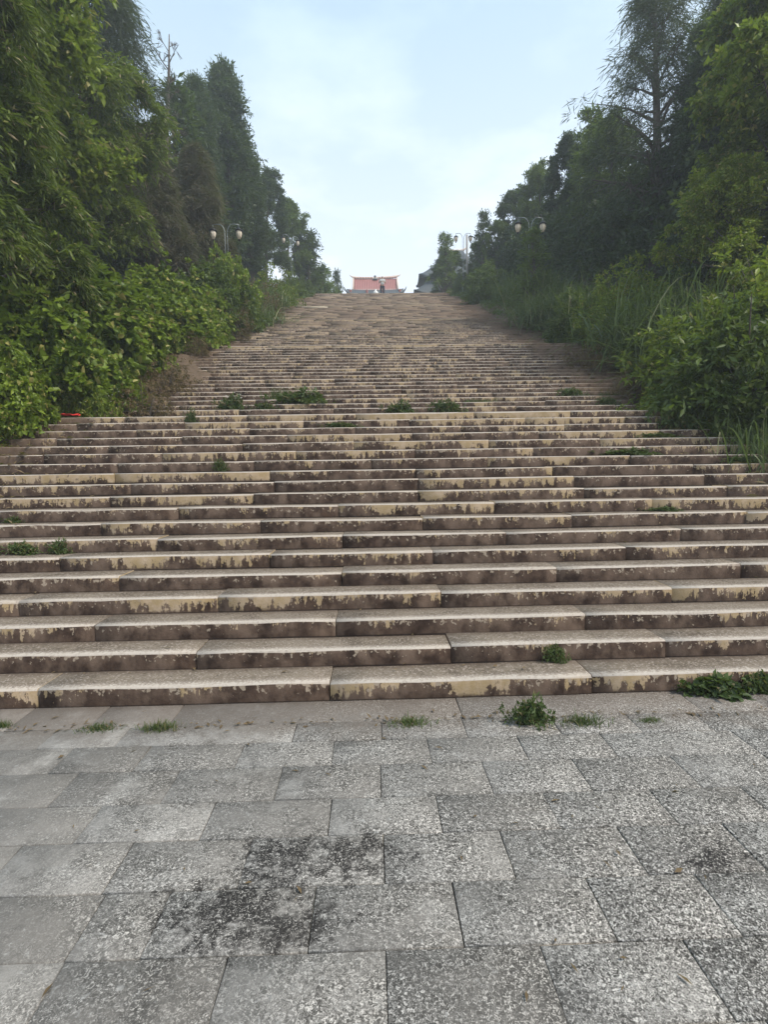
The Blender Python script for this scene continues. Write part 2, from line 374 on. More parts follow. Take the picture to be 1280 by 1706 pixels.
JOINT_PX = {1: 550, 2: 752, 3: 560, 4: 735, 5: 570, 6: 722, 7: 571, 8: 705, 10: 697, 11: 698, 12: 693, 13: 619, 14: 692, 15: 590, 16: 688, 17: 592, 18: 684, 19: 593}
JOINT_Y = {1: 1148, 2: 1095, 3: 1045, 4: 1003, 5: 965, 6: 930, 7: 900, 8: 870, 10: 825, 11: 805, 12: 787, 13: 770, 14: 757, 15: 742, 16: 730, 17: 717, 18: 704, 19: 693}
nblk = 0; SV, SST, SF, SB = [], [], [], []
inv = Matrix.Translation((0, -Y0, 0))
for k in range(1, 116):
    rg = random.Random(100+k); y = YK[k]; land = (k in FLIGHTS and k < 115)
    depth = TR+.03+(.9 if land else 0)
    if k == 115: depth = .5
    base = at(JOINT_PX[k], JOINT_Y[k], y).x if k in JOINT_PX else rg.uniform(-.9, .9)
    js = [base]; wl = 1.86 if k < 45 else rg.uniform(1.5, 2.2)
    while js[-1] < XR-2.4: js.append(js[-1]+wl*rg.uniform(.88, 1.14))
    js.append(XR); js = js[::-1]
    while js[-1] > XL+2.4: js.append(js[-1]-wl*rg.uniform(.88, 1.14))
    js.append(XL); js = sorted(js)
    for x0, x1 in zip(js[:-1], js[1:]):
        rnd = rg.random()
        V, ST, F = block_geo(x0, x1, y, k*RS, depth, k, rg, 2 if k > 45 else None)
        B = [(k, rnd, 1. if k in FLIGHTS else 0.)]*len(V)
        if nblk < 299:
            V = [(a, b-Y0, c) for a, b, c in V]
            o = link('stone_block', blk_mesh('stone_block', V, ST, F, B, M['step']), stair); nblk += 1
        else:
            off = len(SV); SV += [(a, b-Y0, c) for a, b, c in V]; SST += ST; SB += B; SF += [tuple(q+off for q in f) for f in F]
o = link('upper_stone_blocks', blk_mesh('upper_stone_blocks', SV, SST, SF, SB, M['step']), stair); o['kind'] = 'stuff'

# ------------------------------------------------------------------ plaza paving
ROWS = [3.60, 3.27, 3.035, 2.769, 2.475, 2.21, 1.927, 1.643, 1.372, 1.10, .83, .55, .28]
RJ = [(1182, [300, 767, 1170]), (1215, [215, 492, 636, 776, 932, 1068, 1190]), (1251, [245, 403, 555, 716, 875, 1025, 1265]),
      (1300, [120, 290, 465, 635, 815, 978, 1160]), (1358, [158, 350, 550, 733, 925, 1120]), (1431, [205, 410, 640, 850, 1065, 1262]),
      (1527, [152, 265, 520, 765, 1010, 1215]), (1643, [83, 365, 645, 925, 1190])]
plaza = tag(link('plaza', None), kind='structure')
bed = MB(); bed.add([(-30, -39, -.009), (30, -39, -.009), (30, 3.58, -.009), (-30, 3.58, -.009)], [(0, 1, 2, 3)])
gj = G('joint_filling', .95, .05); Pj = gj.pos()
cj = gj.mix(gj.rng(gj.noise(Pj, 2.1, 4), .50, .60), (.022, .018, .014), (.36, .29, .20)); bo = bed.build('joint_bed', gj.color(cj), plaza)
def slab(x0, x1, y0, y1, rg):
    g = .0011+(rg.random()**2)*.0022; gy = .0021; b = .0035; dz = rg.gauss(0, .0012)
    if y1 > 3.3: dz -= .002
    tz = [dz+rg.gauss(0, .0006) for _ in range(4)]
    x0 += g; x1 -= g; y0 += gy; y1 -= gy
    V = [(x0, y0, -.04), (x1, y0, -.04), (x1, y1, -.04), (x0, y1, -.04), (x0, y0, tz[0]-b), (x1, y0, tz[1]-b), (x1, y1, tz[2]-b), (x0, y1, tz[3]-b),
         (x0+b, y0+b, tz[0]), (x1-b, y0+b, tz[1]), (x1-b, y1-b, tz[2]), (x0+b, y1-b, tz[3])]
    F = [(0, 1, 5, 4), (1, 2, 6, 5), (2, 3, 7, 6), (3, 0, 4, 7), (4, 5, 9, 8), (5, 6, 10, 9), (6, 7, 11, 10), (7, 4, 8, 11), (8, 9, 10, 11)]
    return V, F
rg = random.Random(5); PV, PF, PB = [], [], []
def row_joints(i):
    if i < len(RJ):
        py, ps = RJ[i]; ym = (ROWS[i]+ROWS[i+1])/2
        xs = [at_z(p, py, 0).x for p in ps]
    else: xs = [rg.uniform(-.2, .2)]
    while xs[0] > -4.2: xs.insert(0, xs[0]-rg.uniform(.46, .56))
    while xs[-1] < 4.2: xs.append(xs[-1]+rg.uniform(.46, .56))
    return xs
for i in range(len(ROWS)-1):
    xs = row_joints(i)
    for x0, x1 in zip(xs[:-1], xs[1:]):
        V, F = slab(x0, x1, ROWS[i+1], ROWS[i], rg); B = [(0, rg.random(), 0)]*12
        link('paving_slab', blk_mesh('paving_slab', V, [(0, 0, 0)]*12, F, B, M['pave']), plaza)
def fill(xa, xb, ya, yb):
    y = yb
    while y > ya+.01:
        y1 = max(ya, y-.28); x = xa+rg.uniform(-.3, 0) if False else xa
        while x < xb-.01:
            x2 = min(xb, x+rg.uniform(.46, .56)); V, F = slab(x, x2, y1, y, rg); off = len(PV)
            PV.extend(V); PB.extend([(0, rg.random(), 0)]*12); PF.extend([tuple(q+off for q in f) for f in F]); x = x2
        y = y1
fill(-9, -4.75, .28, 3.6); fill(4.75, 9, .28, 3.6); fill(-9, 9, -7, .28)
o = link('outer_paving', blk_mesh('outer_paving', PV, [(0, 0, 0)]*len(PV), PF, PB, M['pave']), plaza); o['kind'] = 'stuff'
# top terrace
tp = MB(); tp.box((-9, YTOP+.48, ZTOP-.2), (9.5, 62, ZTOP-.004)); tag(tp.build('upper_terrace', plain('terrace_stone', (.26, .22, .185), .9)), kind='structure')

# ------------------------------------------------------------------ foliage generators
def unit(a): return a/np.maximum(np.linalg.norm(a, axis=-1, keepdims=True), 1e-9)
def leaf_faces(P, D, Nn, L, W, hexa=False, fold=.25):
    """rhomb (4 verts, 2 tris) or six-vertex folded leaves"""
    n = len(P); D = unit(D); S_ = unit(np.cross(D, Nn)); U = np.cross(S_, D)
    L = L[:, None]; W = W[:, None]
    if not hexa:
        V = np.stack([P, P+D*L*.45+S_*W*.5+U*W*fold, P+D*L, P+D*L*.45-S_*W*.5+U*W*fold], 1).reshape(-1, 3)
        b = np.arange(n)[:, None]*4
        return V, np.concatenate([b+np.array([[0, 1, 2]]), b+np.array([[0, 2, 3]])])
    V = np.stack([P, P+D*L*.18+S_*W*.48+U*W*fold, P+D*L*.6+S_*W*.40+U*W*fold, P+D*L-U*L*.12, P+D*L*.6-S_*W*.40+U*W*fold, P+D*L*.18-S_*W*.48+U*W*fold], 1).reshape(-1, 3)
    b = np.arange(n)[:, None]*6
    return V, np.concatenate([b+np.array([[0, 1, 2, 3]]), b+np.array([[0, 3, 4, 5]])])
def sprays(rng, tips, dirs, ntw, nlf, tl, L, W, droop=.3, spread=1., updir=.5, hexa=False, fold=.25, follow=.5):
    T = len(tips); n = T*ntw
    tip = np.repeat(tips, ntw, 0); d = np.repeat(dirs, ntw, 0)
    td = unit(d*.6+rng.normal(0, spread*.6, (n, 3))); ln = tl*rng.uniform(.5, 1.15, n)
    t = rng.uniform(.1, 1, (n, nlf)); P = tip[:, None, :]+td[:, None, :]*(ln[:, None]*t)[..., None]
    P[..., 2] -= droop*(ln[:, None]*t)**2/tl
    P += rng.normal(0, L*.22, P.shape)
    sd_ = rng.normal(0, 1, P.shape); LD = unit(td[:, None, :]*follow+sd_*.6); LD[..., 2] -= droop*.9
    Nn = rng.normal(0, .55, P.shape); Nn[..., 2] += updir+.4
    k = P.reshape(-1, 3); m = len(k)
    return leaf_faces(k, LD.reshape(-1, 3), unit(Nn.reshape(-1, 3)), L*rng.uniform(.5, 1.35, m), W*rng.uniform(.6, 1.25, m), hexa, fold)
def blades(rng, P, D, L, W, droop=.8, seg=4):
    n = len(P); D = unit(D); S_ = unit(np.cross(D, np.array([0, 0, 1.])+rng.normal(0, .2, (n, 3)))); rows = []
    for i in range(seg+1):
        t = i/seg; c = P+D*(L*t)[:, None]; c[:, 2] -= droop*L*t*t*.6
        w_ = (W*(1-t**1.5)*.5)[:, None]; rows += [c-S_*w_, c+S_*w_]
    V = np.stack(rows, 1).reshape(-1, 3); b = np.arange(n)[:, None]*(2*(seg+1)); F = []
    for i in range(seg): F.append(b+np.array([[2*i, 2*i+1, 2*i+3, 2*i+2]]))
    return V, np.concatenate(F)

def skeleton(rng, H, kind):
    """returns a trunk MB and arrays of tips / directions"""
    mb = MB(); tips, dirs = [], []
    ph = rng.uniform(0, 6.28)
    lean = rng.normal(0, .03 if kind != 'bamboo' else .02, 2)
    def tp_(t): return Vector((lean[0]*H*t+math.sin(t*5+ph)*.012*H, lean[1]*H*t+math.cos(t*4+ph)*.012*H, H*t))
    r0 = H*.017+.03
    top = .97
    n = 9; mb.tube([tp_(top*i/n) for i in range(n+1)], [max(.012, r0*(1-i/n*.93))*(1.35 if i == 0 else 1) for i in range(n+1)], 8)
    cfg = dict(broad=(20, .34, .98, .27), casuarina=(46, .25, 1.0, .17), cypress=(60, .12, 1., .12), bamboo=(20, .32, .98, .27), bare=(26, .3, .98, .16), sapling=(24, .12, 1., .16))[kind]
    nl, t0, t1, rmax = cfg
    for i in range(nl):
        t = t0+(t1-t0)*((i+rng.uniform(0, 1))/nl); az = i*2.4+rng.uniform(-.5, .5)
        q = (t-t0)/(t1-t0)
        if kind == 'broad': rr = rmax*H*(math.sin(math.pi*min(1, q*.80+.18))**.6)*rng.uniform(.65, 1.08); el = .25+q*.9
        elif kind == 'casuarina': rr = rmax*H*(1-q**1.4*.93)*rng.uniform(.6, 1.2); el = .5+.35*q
        elif kind == 'cypress': rr = rmax*H*(min(1, .5+q*1.6)*(1-q**3*.9))*rng.uniform(.75, 1.1); el = .9
        elif kind == 'bamboo': rr = rmax*H*(.55+.6*math.sin(math.pi*min(1, q*.9+.1)))*rng.uniform(.6, 1.05); el = .55+q*.4
        else: rr = rmax*H*(1-q*.8)*rng.uniform(.4, 1.35); el = .75
        d = Vector((math.cos(az)*math.cos(el), math.sin(az)*math.cos(el), math.sin(el)))
        b = tp_(t*.97); m_ = b+d*rr*.55; e = b+d*rr+Vector((0, 0, -.12*rr if kind in ('casuarina', 'bamboo') else .05*rr))
        rb = max(.01, r0*(1-t)*.5+.008)
        mb.tube([b, m_, e], [rb, rb*.6, rb*.25], 5, False)
        ns = {'broad': 9, 'casuarina': 7, 'cypress': 5, 'bamboo': 8, 'bare': 6, 'sapling': 4}[kind]
        for j in range(ns):
            f = rng.uniform(.3, 1.); c = (b.lerp(m_, f*2) if f < .5 else m_.lerp(e, f*2-1))
            sdv = Vector(rng.normal(0, 1, 3)); sdv = (sdv*.8+d*.7).normalized(); sl_ = rr*.36*rng.uniform(.4, 1.1)
            tpn = c+sdv*sl_
            mb.tube([c, tpn], [rb*.35, rb*.12], 3, False)
            if kind == 'bare':
                for _ in range(3):
                    s2 = Vector(rng.normal(0, .6, 3))+sdv+Vector((0, 0, .5)); mb.tube([tpn.lerp(c, rng.uniform(0, .7)), tpn+s2.normalized()*sl_*.7], [.008, .004], 3, False)
            tips.append(tpn); dirs.append((sdv+d).normalized())
        tips.append(e); dirs.append(d)
    tips.append(tp_(top)); dirs.append(Vector((0, 0, 1)))
    return mb, np.array([list(t) for t in tips]), np.array([list(d) for d in dirs])

def make_tree(seed, kind, leafmat, H, bark='bark', dens=1.):
    rng = np.random.default_rng(seed); mb, T, D = skeleton(rng, H, kind)
    tm = mb.mesh('trunk', M[bark], True)
    if kind == 'broad': V, F = sprays(rng, T, D, int(15*dens), 16, H*.062, .14, .08, .25, 1.1)
    elif kind == 'casuarina': V, F = sprays(rng, T, D, int(11*dens), 13, H*.075, .30, .026, .9, 1., .1, follow=.9)
    elif kind == 'cypress': V, F = sprays(rng, T, D, int(10*dens), 13, H*.055, .16, .05, .1, .9, .2)
    elif kind == 'bamboo': V, F = sprays(rng, T, D, int(16*dens), 15, H*.075, .20, .042, .95, 1.1, .5, follow=.8)
    elif kind == 'sapling': V, F = sprays(rng, T, D, int(4*dens), 7, H*.07, .14, .045, .3, 1.)
    else: return tm, None
    return tm, mesh_np('crown', V, [F], M[leafmat])

def leafy_bush(seed, leafmat, n=620, L=.105, W=.085, nl=13, hexa=True, droop=.35, flat=1.):
    """unit bush: height 1.0 and half width about .6 after scaling by 1.6 m"""
    rng = np.random.default_rng(seed); H = 1.6; T, D = [], []; mb = MB()
    for i in range(9):
        az = rng.uniform(0, 6.28); r = rng.uniform(.1, .75); h = H*rng.uniform(.55, 1.)
        e = (math.cos(az)*r, math.sin(az)*r, h); mb.tube([(0, 0, -.1), (e[0]*.4, e[1]*.4, h*.5), e], [.02, .014, .006], 4, False)
    for i in range(n):
        u = unit(rng.normal(0, 1, 3)); u[2] = abs(u[2])*1.0
        lump = 1+.28*math.sin(u[0]*5+seed)*math.cos(u[1]*6+seed*2)+.12*rng.normal()
        r = rng.uniform(.72, 1.02)*lump
        p = np.array([u[0]*.95*r, u[1]*.95*r, .12+u[2]*1.25*r*flat]); 
        if rng.random() < .35: p[2] *= rng.uniform(.1, .8)
        T.append(p); D.append(u)
    V, F = sprays(rng, np.array(T), np.array(D), 2, nl, .24, L, W, droop, 1., .6, hexa)
    V[:, 2] = np.maximum(V[:, 2], -.15)
    return mb.mesh('stem', M['bark'], True), mesh_np('foliage', V, [F], M[leafmat])
def reed_clump(seed, leafmat, n=1150, H=1.35, W=.0135):
    rng = np.random.default_rng(seed); az = rng.uniform(0, 6.28, n); tilt = np.abs(rng.normal(0.1, .5, n))
    P = np.stack([rng.normal(0, .36, n), rng.normal(0, .3, n), rng.uniform(-.05, .35, n)], 1)
    D = np.stack([np.cos(az)*np.sin(tilt), np.sin(az)*np.sin(tilt), np.cos(tilt)], 1)
    V, F = blades(rng, P, D, H*rng.uniform(.5, 1.25, n), W*rng.uniform(.6, 1.5, n), 1.25*rng.uniform(.6, 1.25, n), 6)
    return mesh_np('blades', V, [F], M[leafmat], True)

TREES = {}
def T_(key, *a, **k): TREES[key] = make_tree(*a, **k)
T_('broad_a', 11, 'broad', 'broad', 9); T_('broad_b', 12, 'broad', 'bright', 8); T_('broad_c', 13, 'broad', 'dark', 9, dens=1.15)
T_('cas_a', 21, 'casuarina', 'needle', 12, dens=1.0); T_('cas_b', 22, 'casuarina', 'brownneedle', 9, dens=1.25)
T_('cyp_a', 31, 'cypress', 'dark', 10, dens=1.1); T_('cyp_b', 32, 'cypress', 'dark', 9, dens=1.)
T_('bam_a', 41, 'bamboo', 'bamboo', 9, dens=1.15); T_('bam_b', 42, 'bamboo', 'bamboo', 8, dens=1.1)
T_('cas_open', 23, 'casuarina', 'needle', 12, dens=.42)
T_('bare', 51, 'bare', 'dark', 8); T_('sap_a', 61, 'sapling', 'broad', 4); T_('sap_b', 62, 'sapling', 'dark', 4)
NOM = dict(cas_open=12, broad_a=9, broad_b=8, broad_c=9, cas_a=12, cas_b=9, cyp_a=10, cyp_b=9, bam_a=9, bam_b=8, bare=8, sap_a=4, sap_b=4)
def tree(key, px, pytop, Y, label, group=None, wide=1., cat='tree', sink=.15, rz=None, name=None):
    Y *= 1.28 if abs(px-618) > 230 else 1.12
    p = at(px, pytop, Y); zb = terrain(p.x, Y)-sink; h = p.z-zb; s = h/NOM[key]
    rt = empty(name or {'b': 'broadleaf_tree', 'c': 'casuarina_tree', 's': 'sapling'}[key[0]], (p.x, Y, zb), label, cat, group, R_.uniform(0, 6.28) if rz is None else rz, (s*wide, s*wide, s))
    tm, cm = TREES[key]; link('trunk', tm, rt)
    if cm: link('crown', cm, rt)
    return rt
gl, gr = 'trees along the left side of the stair', 'trees along the right side of the stair'
tree('broad_b', -30, -190, 9.8, 'near bright green tree with drooping narrow leaves filling the upper left corner', gl, 1.0, name='narrow_leaf_tree')
tree('bam_b', -60, 20, 7.6, 'low branching tree with hanging narrow leaves cut by the left edge of the picture', gl, 1.1, name='narrow_leaf_tree')
tree('bam_b', 120, 110, 13.5, 'green narrow leaved tree just behind the vine thicket, left of the bare tree', gl, 1.15, name='narrow_leaf_tree')
tree('cas_a', 120, -170, 17, 'tallest dark feathery tree on the left, its top leaving the picture', gl, .95)
tree('bare', 264, 36, 19, 'thin leafless tree standing up against the sky on the left', gl, 1.1, name='bare_tree')
tree('sap_b', 283, 150, 21.5, 'sparse young tree beside the leafless tree', gl, 1.3)
tree('cas_b', 255, 215, 16.5, 'brownish feathery tree in front of the dark pointed pair', gl, 1.1)
tree('cas_b', 315, 240, 18.5, 'second brownish feathery tree, left of the near double lamp', gl, 1.1)
tree('cyp_a', 326, 130, 24, 'dark pointed tree, left one of the pair above the double lamp', gl, .9, name='pointed_tree')
tree('cyp_b', 374, 112, 26, 'dark pointed tree, taller right one of the pair above the double lamp', gl, 1.1, name='pointed_tree')
tree('broad_c', 385, 235, 29, 'dark leafy tree sloping down right of the pointed pair', gl, .85)
tree('cyp_b', 408, 258, 33, 'narrow dark tree halfway down the left tree line', gl, 1.3, name='pointed_tree')
tree('broad_c', 438, 300, 37, 'rounded hazy tree behind the far left lamp', gl, .9)
tree('broad_a', 476, 345, 41, 'hazy tree at the right end of the tall left tree line', gl, 1.0)
tree('broad_c', 512, 405, 43, 'hazy round crowned tree at the top left corner of the stair', gl, 1.0)
tree('sap_b', 515, 388, 42.5, 'small dark tree leaning out over the top left corner of the stair', gl, 1.5)
tree('sap_a', 540, 448, 46, 'low hazy young tree at the top of the stair left of the temple', gl, 1.8)
tree('sap_b', 564, 450, 48, 'slim spiky sapling closest to the temple roof on its left', gl, .9)
tree('cas_open', 1100, -60, 15.5, 'tall feathery tree with open branches against the sky on the right', gr, 1.15)
tree('cas_a', 1260, -130, 14.5, 'dark feathery tree behind the open one at the upper right', gr, 1.)
tree('broad_c', 1250, 60, 13.5, 'dark leafy tree under the feathery trees on the right', gr, 1.1)
tree('broad_b', 1330, -60, 9.8, 'near bright green tree cut by the right edge of the picture', gr, 1.)
tree('broad_b', 1215, 285, 9.8, 'bright green leaning branchy tree in front of the dark right wood', gr, 1.0)
tree('broad_a', 1030, 215, 19, 'leafy tree with a ragged top beside the open feathery tree', gr, 1.1)
tree('sap_a', 982, 185, 21, 'thin leafy top sticking out above the right tree line', gr, .9)
tree('broad_c', 960, 250, 23, 'dark rounded tree in the middle of the right tree line', gr, 1.)
tree('broad_a', 905, 285, 27, 'leafy tree above the near double lamp on the right', gr, .95)
tree('broad_c', 868, 318, 30, 'darker tree with a notched outline left of the near right lamp', gr, 1.15)
tree('sap_b', 806, 355, 35, 'slim pointed sapling sticking up between the two right lamps', gr, 1.1)
tree('broad_a', 830, 375, 34, 'low round tree between the two lamps on the right', gr, .9)
tree('sap_a', 744, 392, 41, 'airy sapling left of the far right lamp', gr, 1.3)
tree('sap_a', 889, 384, 17.6, 'young leafy tree hiding the pole of the near right lamp', gr, 1.3)
tree('broad_c', 792, 405, 39, 'hazy low tree behind the far right lamp', gr, .9)
tree('broad_c', 757, 424, 43, 'hazy bluish tree in front of the side pavilion roof', gr, 1.5)

# woodland mass behind the named trees
def wood_mass(side):
    rng = np.random.default_rng(70+side); T, D = [], []
    for i in range(5200):
        Y = rng.uniform(5, 48); u = rng.uniform(3.0, 9.0)
        X = (-5.9-u) if side < 0 else (6.4+u)
        zb = terrain(X, Y); hmax = (2.4+u*.45)*(1 if Y < 32 else .55+.45*max(0, (48-Y)/16)); h = rng.uniform(0, 1)**.8*hmax
        T.append((X, Y, zb+h)); D.append(unit(np.array([-side*.4, -.3, .6])+rng.normal(0, .6, 3)))
    V, F = sprays(rng, np.array(T), np.array(D), 3, 9, .7, .22, .12, .3, 1.1)
    o = link('woodland', mesh_np('woodland', V, [F], M['dark'])); tag(o, 'dark mass of woodland foliage behind the %s trees' % ('left' if side < 0 else 'right'), 'woodland', kind='stuff')
wood_mass(-1); wood_mass(1)

# ------------------------------------------------------------------ bushes and reeds
BUSH = [leafy_bush(s, 'vine') for s in (1, 2, 3)]
FINE = [leafy_bush(s, 'bright', 520, .10, .05, 12, False) for s in (4, 5)]
DFINE = [leafy_bush(s, 'broad', 520, .12, .05, 12, False, .5) for s in (6, 7)]
DRY = [leafy_bush(8, 'dry', 300, .10, .03, 10, False, .3)]
REED = [reed_clump(s, 'grass') for s in (1, 2, 3)]
KIND = dict(vine=(BUSH, 'vine_bush'), fine=(FINE, 'leafy_shrub'), dark=(DFINE, 'leafy_shrub'), dry=(DRY, 'dry_shrub'))
cnt = [0]
def bush(kind, px, pytop, Y, label, group, w=1.):
    p = at(px, pytop, Y); zb = terrain(p.x, Y)-.05; h = max(.25, p.z-zb); cnt[0] += 1
    if kind == 'reed':
        s = h/1.35; w = w*1.35; o = empty('reed_clump', (p.x, Y, zb), label, 'reeds', group, R_.uniform(0, 6.28), (s*w, s*w, s)); link('blades', REED[cnt[0] % 3], o); return o
    lst, nm = KIND[kind]; a, b = lst[cnt[0] % len(lst)]; s = h/1.55
    o = empty(nm, (p.x, Y, zb), label, 'shrub', group, R_.uniform(0, 6.28), (s*w, s*w, s)); link('stem', a, o); link('foliage', b, o); return o
GL, GR = 'undergrowth along the left side of the stair', 'undergrowth along the right side of the stair'
LB = [  # kind, px, py of its top, distance, width factor, label
    ('vine', -165, 505, 7.8, .75, 'broad leaved bush at the left edge above the dark hollow'),
    ('vine', -15, 560, 8.6, .75, 'broad leaved bush hanging over the dark hollow on the left'),
    ('vine', -10, 450, 10.4, 1., 'broad leaved bush at the left edge under the drooping tree'),
    ('vine', 70, 425, 11.4, 1., 'tallest broad leaved bush on the left, its top against the dark wood'),
    ('vine', 75, 500, 10.4, .95, 'broad leaved bush in the middle of the left thicket'),
    ('dark', 140, 560, 10.9, .9, 'dark fine leaved shrub low on the left beside the debris'),
    ('vine', 150, 455, 12.6, 1., 'broad leaved bush right of the tallest one on the left'),
    ('vine', 180, 480, 12.8, .9, 'broad leaved bush bulging towards the stair above the dirt patch'),
    ('fine', 180, 545, 12.0, .8, 'light green shrub at the foot of the left thicket'),
    ('vine', 225, 455, 15.0, 1., 'broad leaved bush under the brownish feathery tree'),
    ('vine', 275, 460, 16.6, 1., 'broad leaved bush left of the near double lamp'),
    ('fine', 255, 505, 14.8, .8, 'small leaved shrub on the bank two bushes before the lamp'),
    ('vine', 318, 470, 18.6, .9, 'broad leaved bush next to the near left lamp post'),
    ('fine', 315, 500, 17.4, .7, 'low light green shrub in front of the near left lamp post'),
    ('vine', 378, 425, 21.4, .55, 'upright broad leaved bush climbing around the near left lamp post'),
    ('fine', 385, 462, 22., .8, 'light green shrub right of the near left lamp post'),
    ('dark', 352, 440, 20.5, .9, 'dark shrub behind the near left lamp post'),
    ('reed', 418, 478, 22.8, 1., 'yellowish reed clump right of the near left lamp'),
    ('dry', 385, 505, 19.8, .8, 'withered reddish shrub on the bank below the near left lamp'),
    ('dry', 432, 470, 26.5, .9, 'brown dry shrub between the two left lamps'),
    ('reed', 430, 450, 29, 1., 'tall reed clump behind the brown dry shrub on the left'),
    ('fine', 458, 452, 31.5, .8, 'green shrub below the far left lamp'),
    ('dark', 487, 462, 38, .8, 'hazy shrub at the top of the stair on the left'),
    ('dark', 505, 464, 41.5, .7, 'last hazy shrub before the upper terrace on the left'),
    ('fine', -80, 640, 8.0, .75, 'leafy shrub below the dark hollow at the left edge'),
    ('vine', 25, 660, 8.6, .55, 'small broad leaved bush left of the red scrap'),
    ('fine', -100, 690, 7.0, .5, 'leafy shrub cut by the left edge beside the top steps of the first flight'),
    ('fine', 110, 640, 9.6, .6, 'low shrub dotted with white flowers behind the red scrap'),
    ('fine', 160, 640, 9.8, .6, 'spreading weed with white flowers on the left end of the first landing'),
]
RB = [
    ('dry', 1060, 610, 11.2, 1.1, 'dry brown plants below the dark shrub on the right debris'), ('dry', 985, 575, 13.6, 1.1, 'dry brown plants at the right end of the second flight'), ('fine', 1085, 655, 9.7, 1.2, 'low green weeds spreading from the right bank behind the first landing'),
    ('reed', 1310, 625, 7.3, 0.7, 'arching pale reed clump at the right edge of the first landing'),
    ('dark', 1250, 500, 8.6, 1, 'dark fine leaved shrub at the right edge'),
    ('fine', 1311, 425, 10.4, 0.68, 'broad leaved bush lit against the black hollow on the right'),
    ('fine', 1240, 455, 10.2, 1, 'light green shrub at the right edge below the near tree'),
    ('dark', 1278, 500, 9.7, 0.85, 'dark shrub overhanging the right end of the second flight'),
    ('reed', 1219, 430, 11.2, 0.85, 'tall reed clump on the right with a feathery flower stalk'),
    ('fine', 1214, 505, 10.6, 0.765, 'yellow green shrub in the middle of the right thicket'),
    ('reed', 1140, 405, 13.2, 0.8925, 'tallest reed clump on the right, in front of the dark wood'),
    ('dark', 1147, 520, 11.4, 0.765, 'dark shrub leaning over the debris on the right'),
    ('reed', 1088, 455, 13.6, 0.85, 'reed clump left of the tallest reeds on the right'),
    ('fine', 1050, 445, 15.2, 0.8075, 'light green shrub in front of the pale stems on the right'),
    ('dark', 1075, 500, 13.2, 0.765, 'dark shrub at the second landing on the right'),
    ('reed', 1013, 440, 17, 0.8075, 'reed clump under the near right double lamp'),
    ('fine', 1001, 470, 16.2, 0.7225, 'bushy shrub hanging over the right end of the third flight'),
    ('dark', 963, 480, 17.2, 0.7225, 'dark shrub at the corner of the second landing on the right'),
    ('reed', 956, 430, 19.6, 0.8075, 'arching reed clump left of the near right lamp post'),
    ('reed', 908, 455, 20.8, 0.765, 'reed clump with long pale dead blades hanging over the third landing'),
    ('reed', 910, 428, 23.2, 0.8075, 'reed clump behind the one with dead blades on the right'),
    ('dark', 900, 452, 23.6, 0.8075, 'soft green shrub beside the fourth flight on the right'),
    ('reed', 890, 432, 27.5, 0.85, 'reed clump midway between the two right lamps'),
    ('reed', 863, 438, 29, 0.765, 'hazy reed clump before the far right lamp'),
    ('dark', 815, 438, 33, 0.8, 'hazy shrub next to the far right lamp post'),
    ('dark', 792, 448, 36.5, 0.8, 'hazy rounded shrub near the top of the stair on the right'),
    ('dark', 768, 460, 41, 0.7, 'last hazy shrub before the upper terrace on the right'),
    ('fine', 1150, 640, 8.9, 0.7, 'bright green weed with white flowers on the right end of the first landing'),
    ('fine', 1200, 640, 8.6, 0.7, 'leafy weed with white flowers beside the arching reeds'),
    ('dark', 1215, 668, 8.2, 0.8, 'dark low shrub draped over the top steps at the right edge'),
]
LB += [('dry', 238, 640, 10.4, 1.1, 'withered low plants on the dirt patch behind the first landing'), ('dry', 275, 596, 12.2, 1.1, 'dry twiggy plants on the dirt patch at the left of the second flight'), ('dry', 325, 556, 15.2, 1., 'dry twiggy plants where the dirt meets the second landing at the left'), ('dark', 530, 462, 47, .9, 'hazy low bushes beside the temple on the left'), ('fine', 205, 610, 11.0, .6, 'small light shrub spilling onto the dirt patch at the left')]
for k, px, py, Y, wd, lb in LB: bush(k, px, py, Y, lb, GL, wd)
for k, px, py, Y, wd, lb in RB: bush(k, px, py, Y, lb, GR, wd)

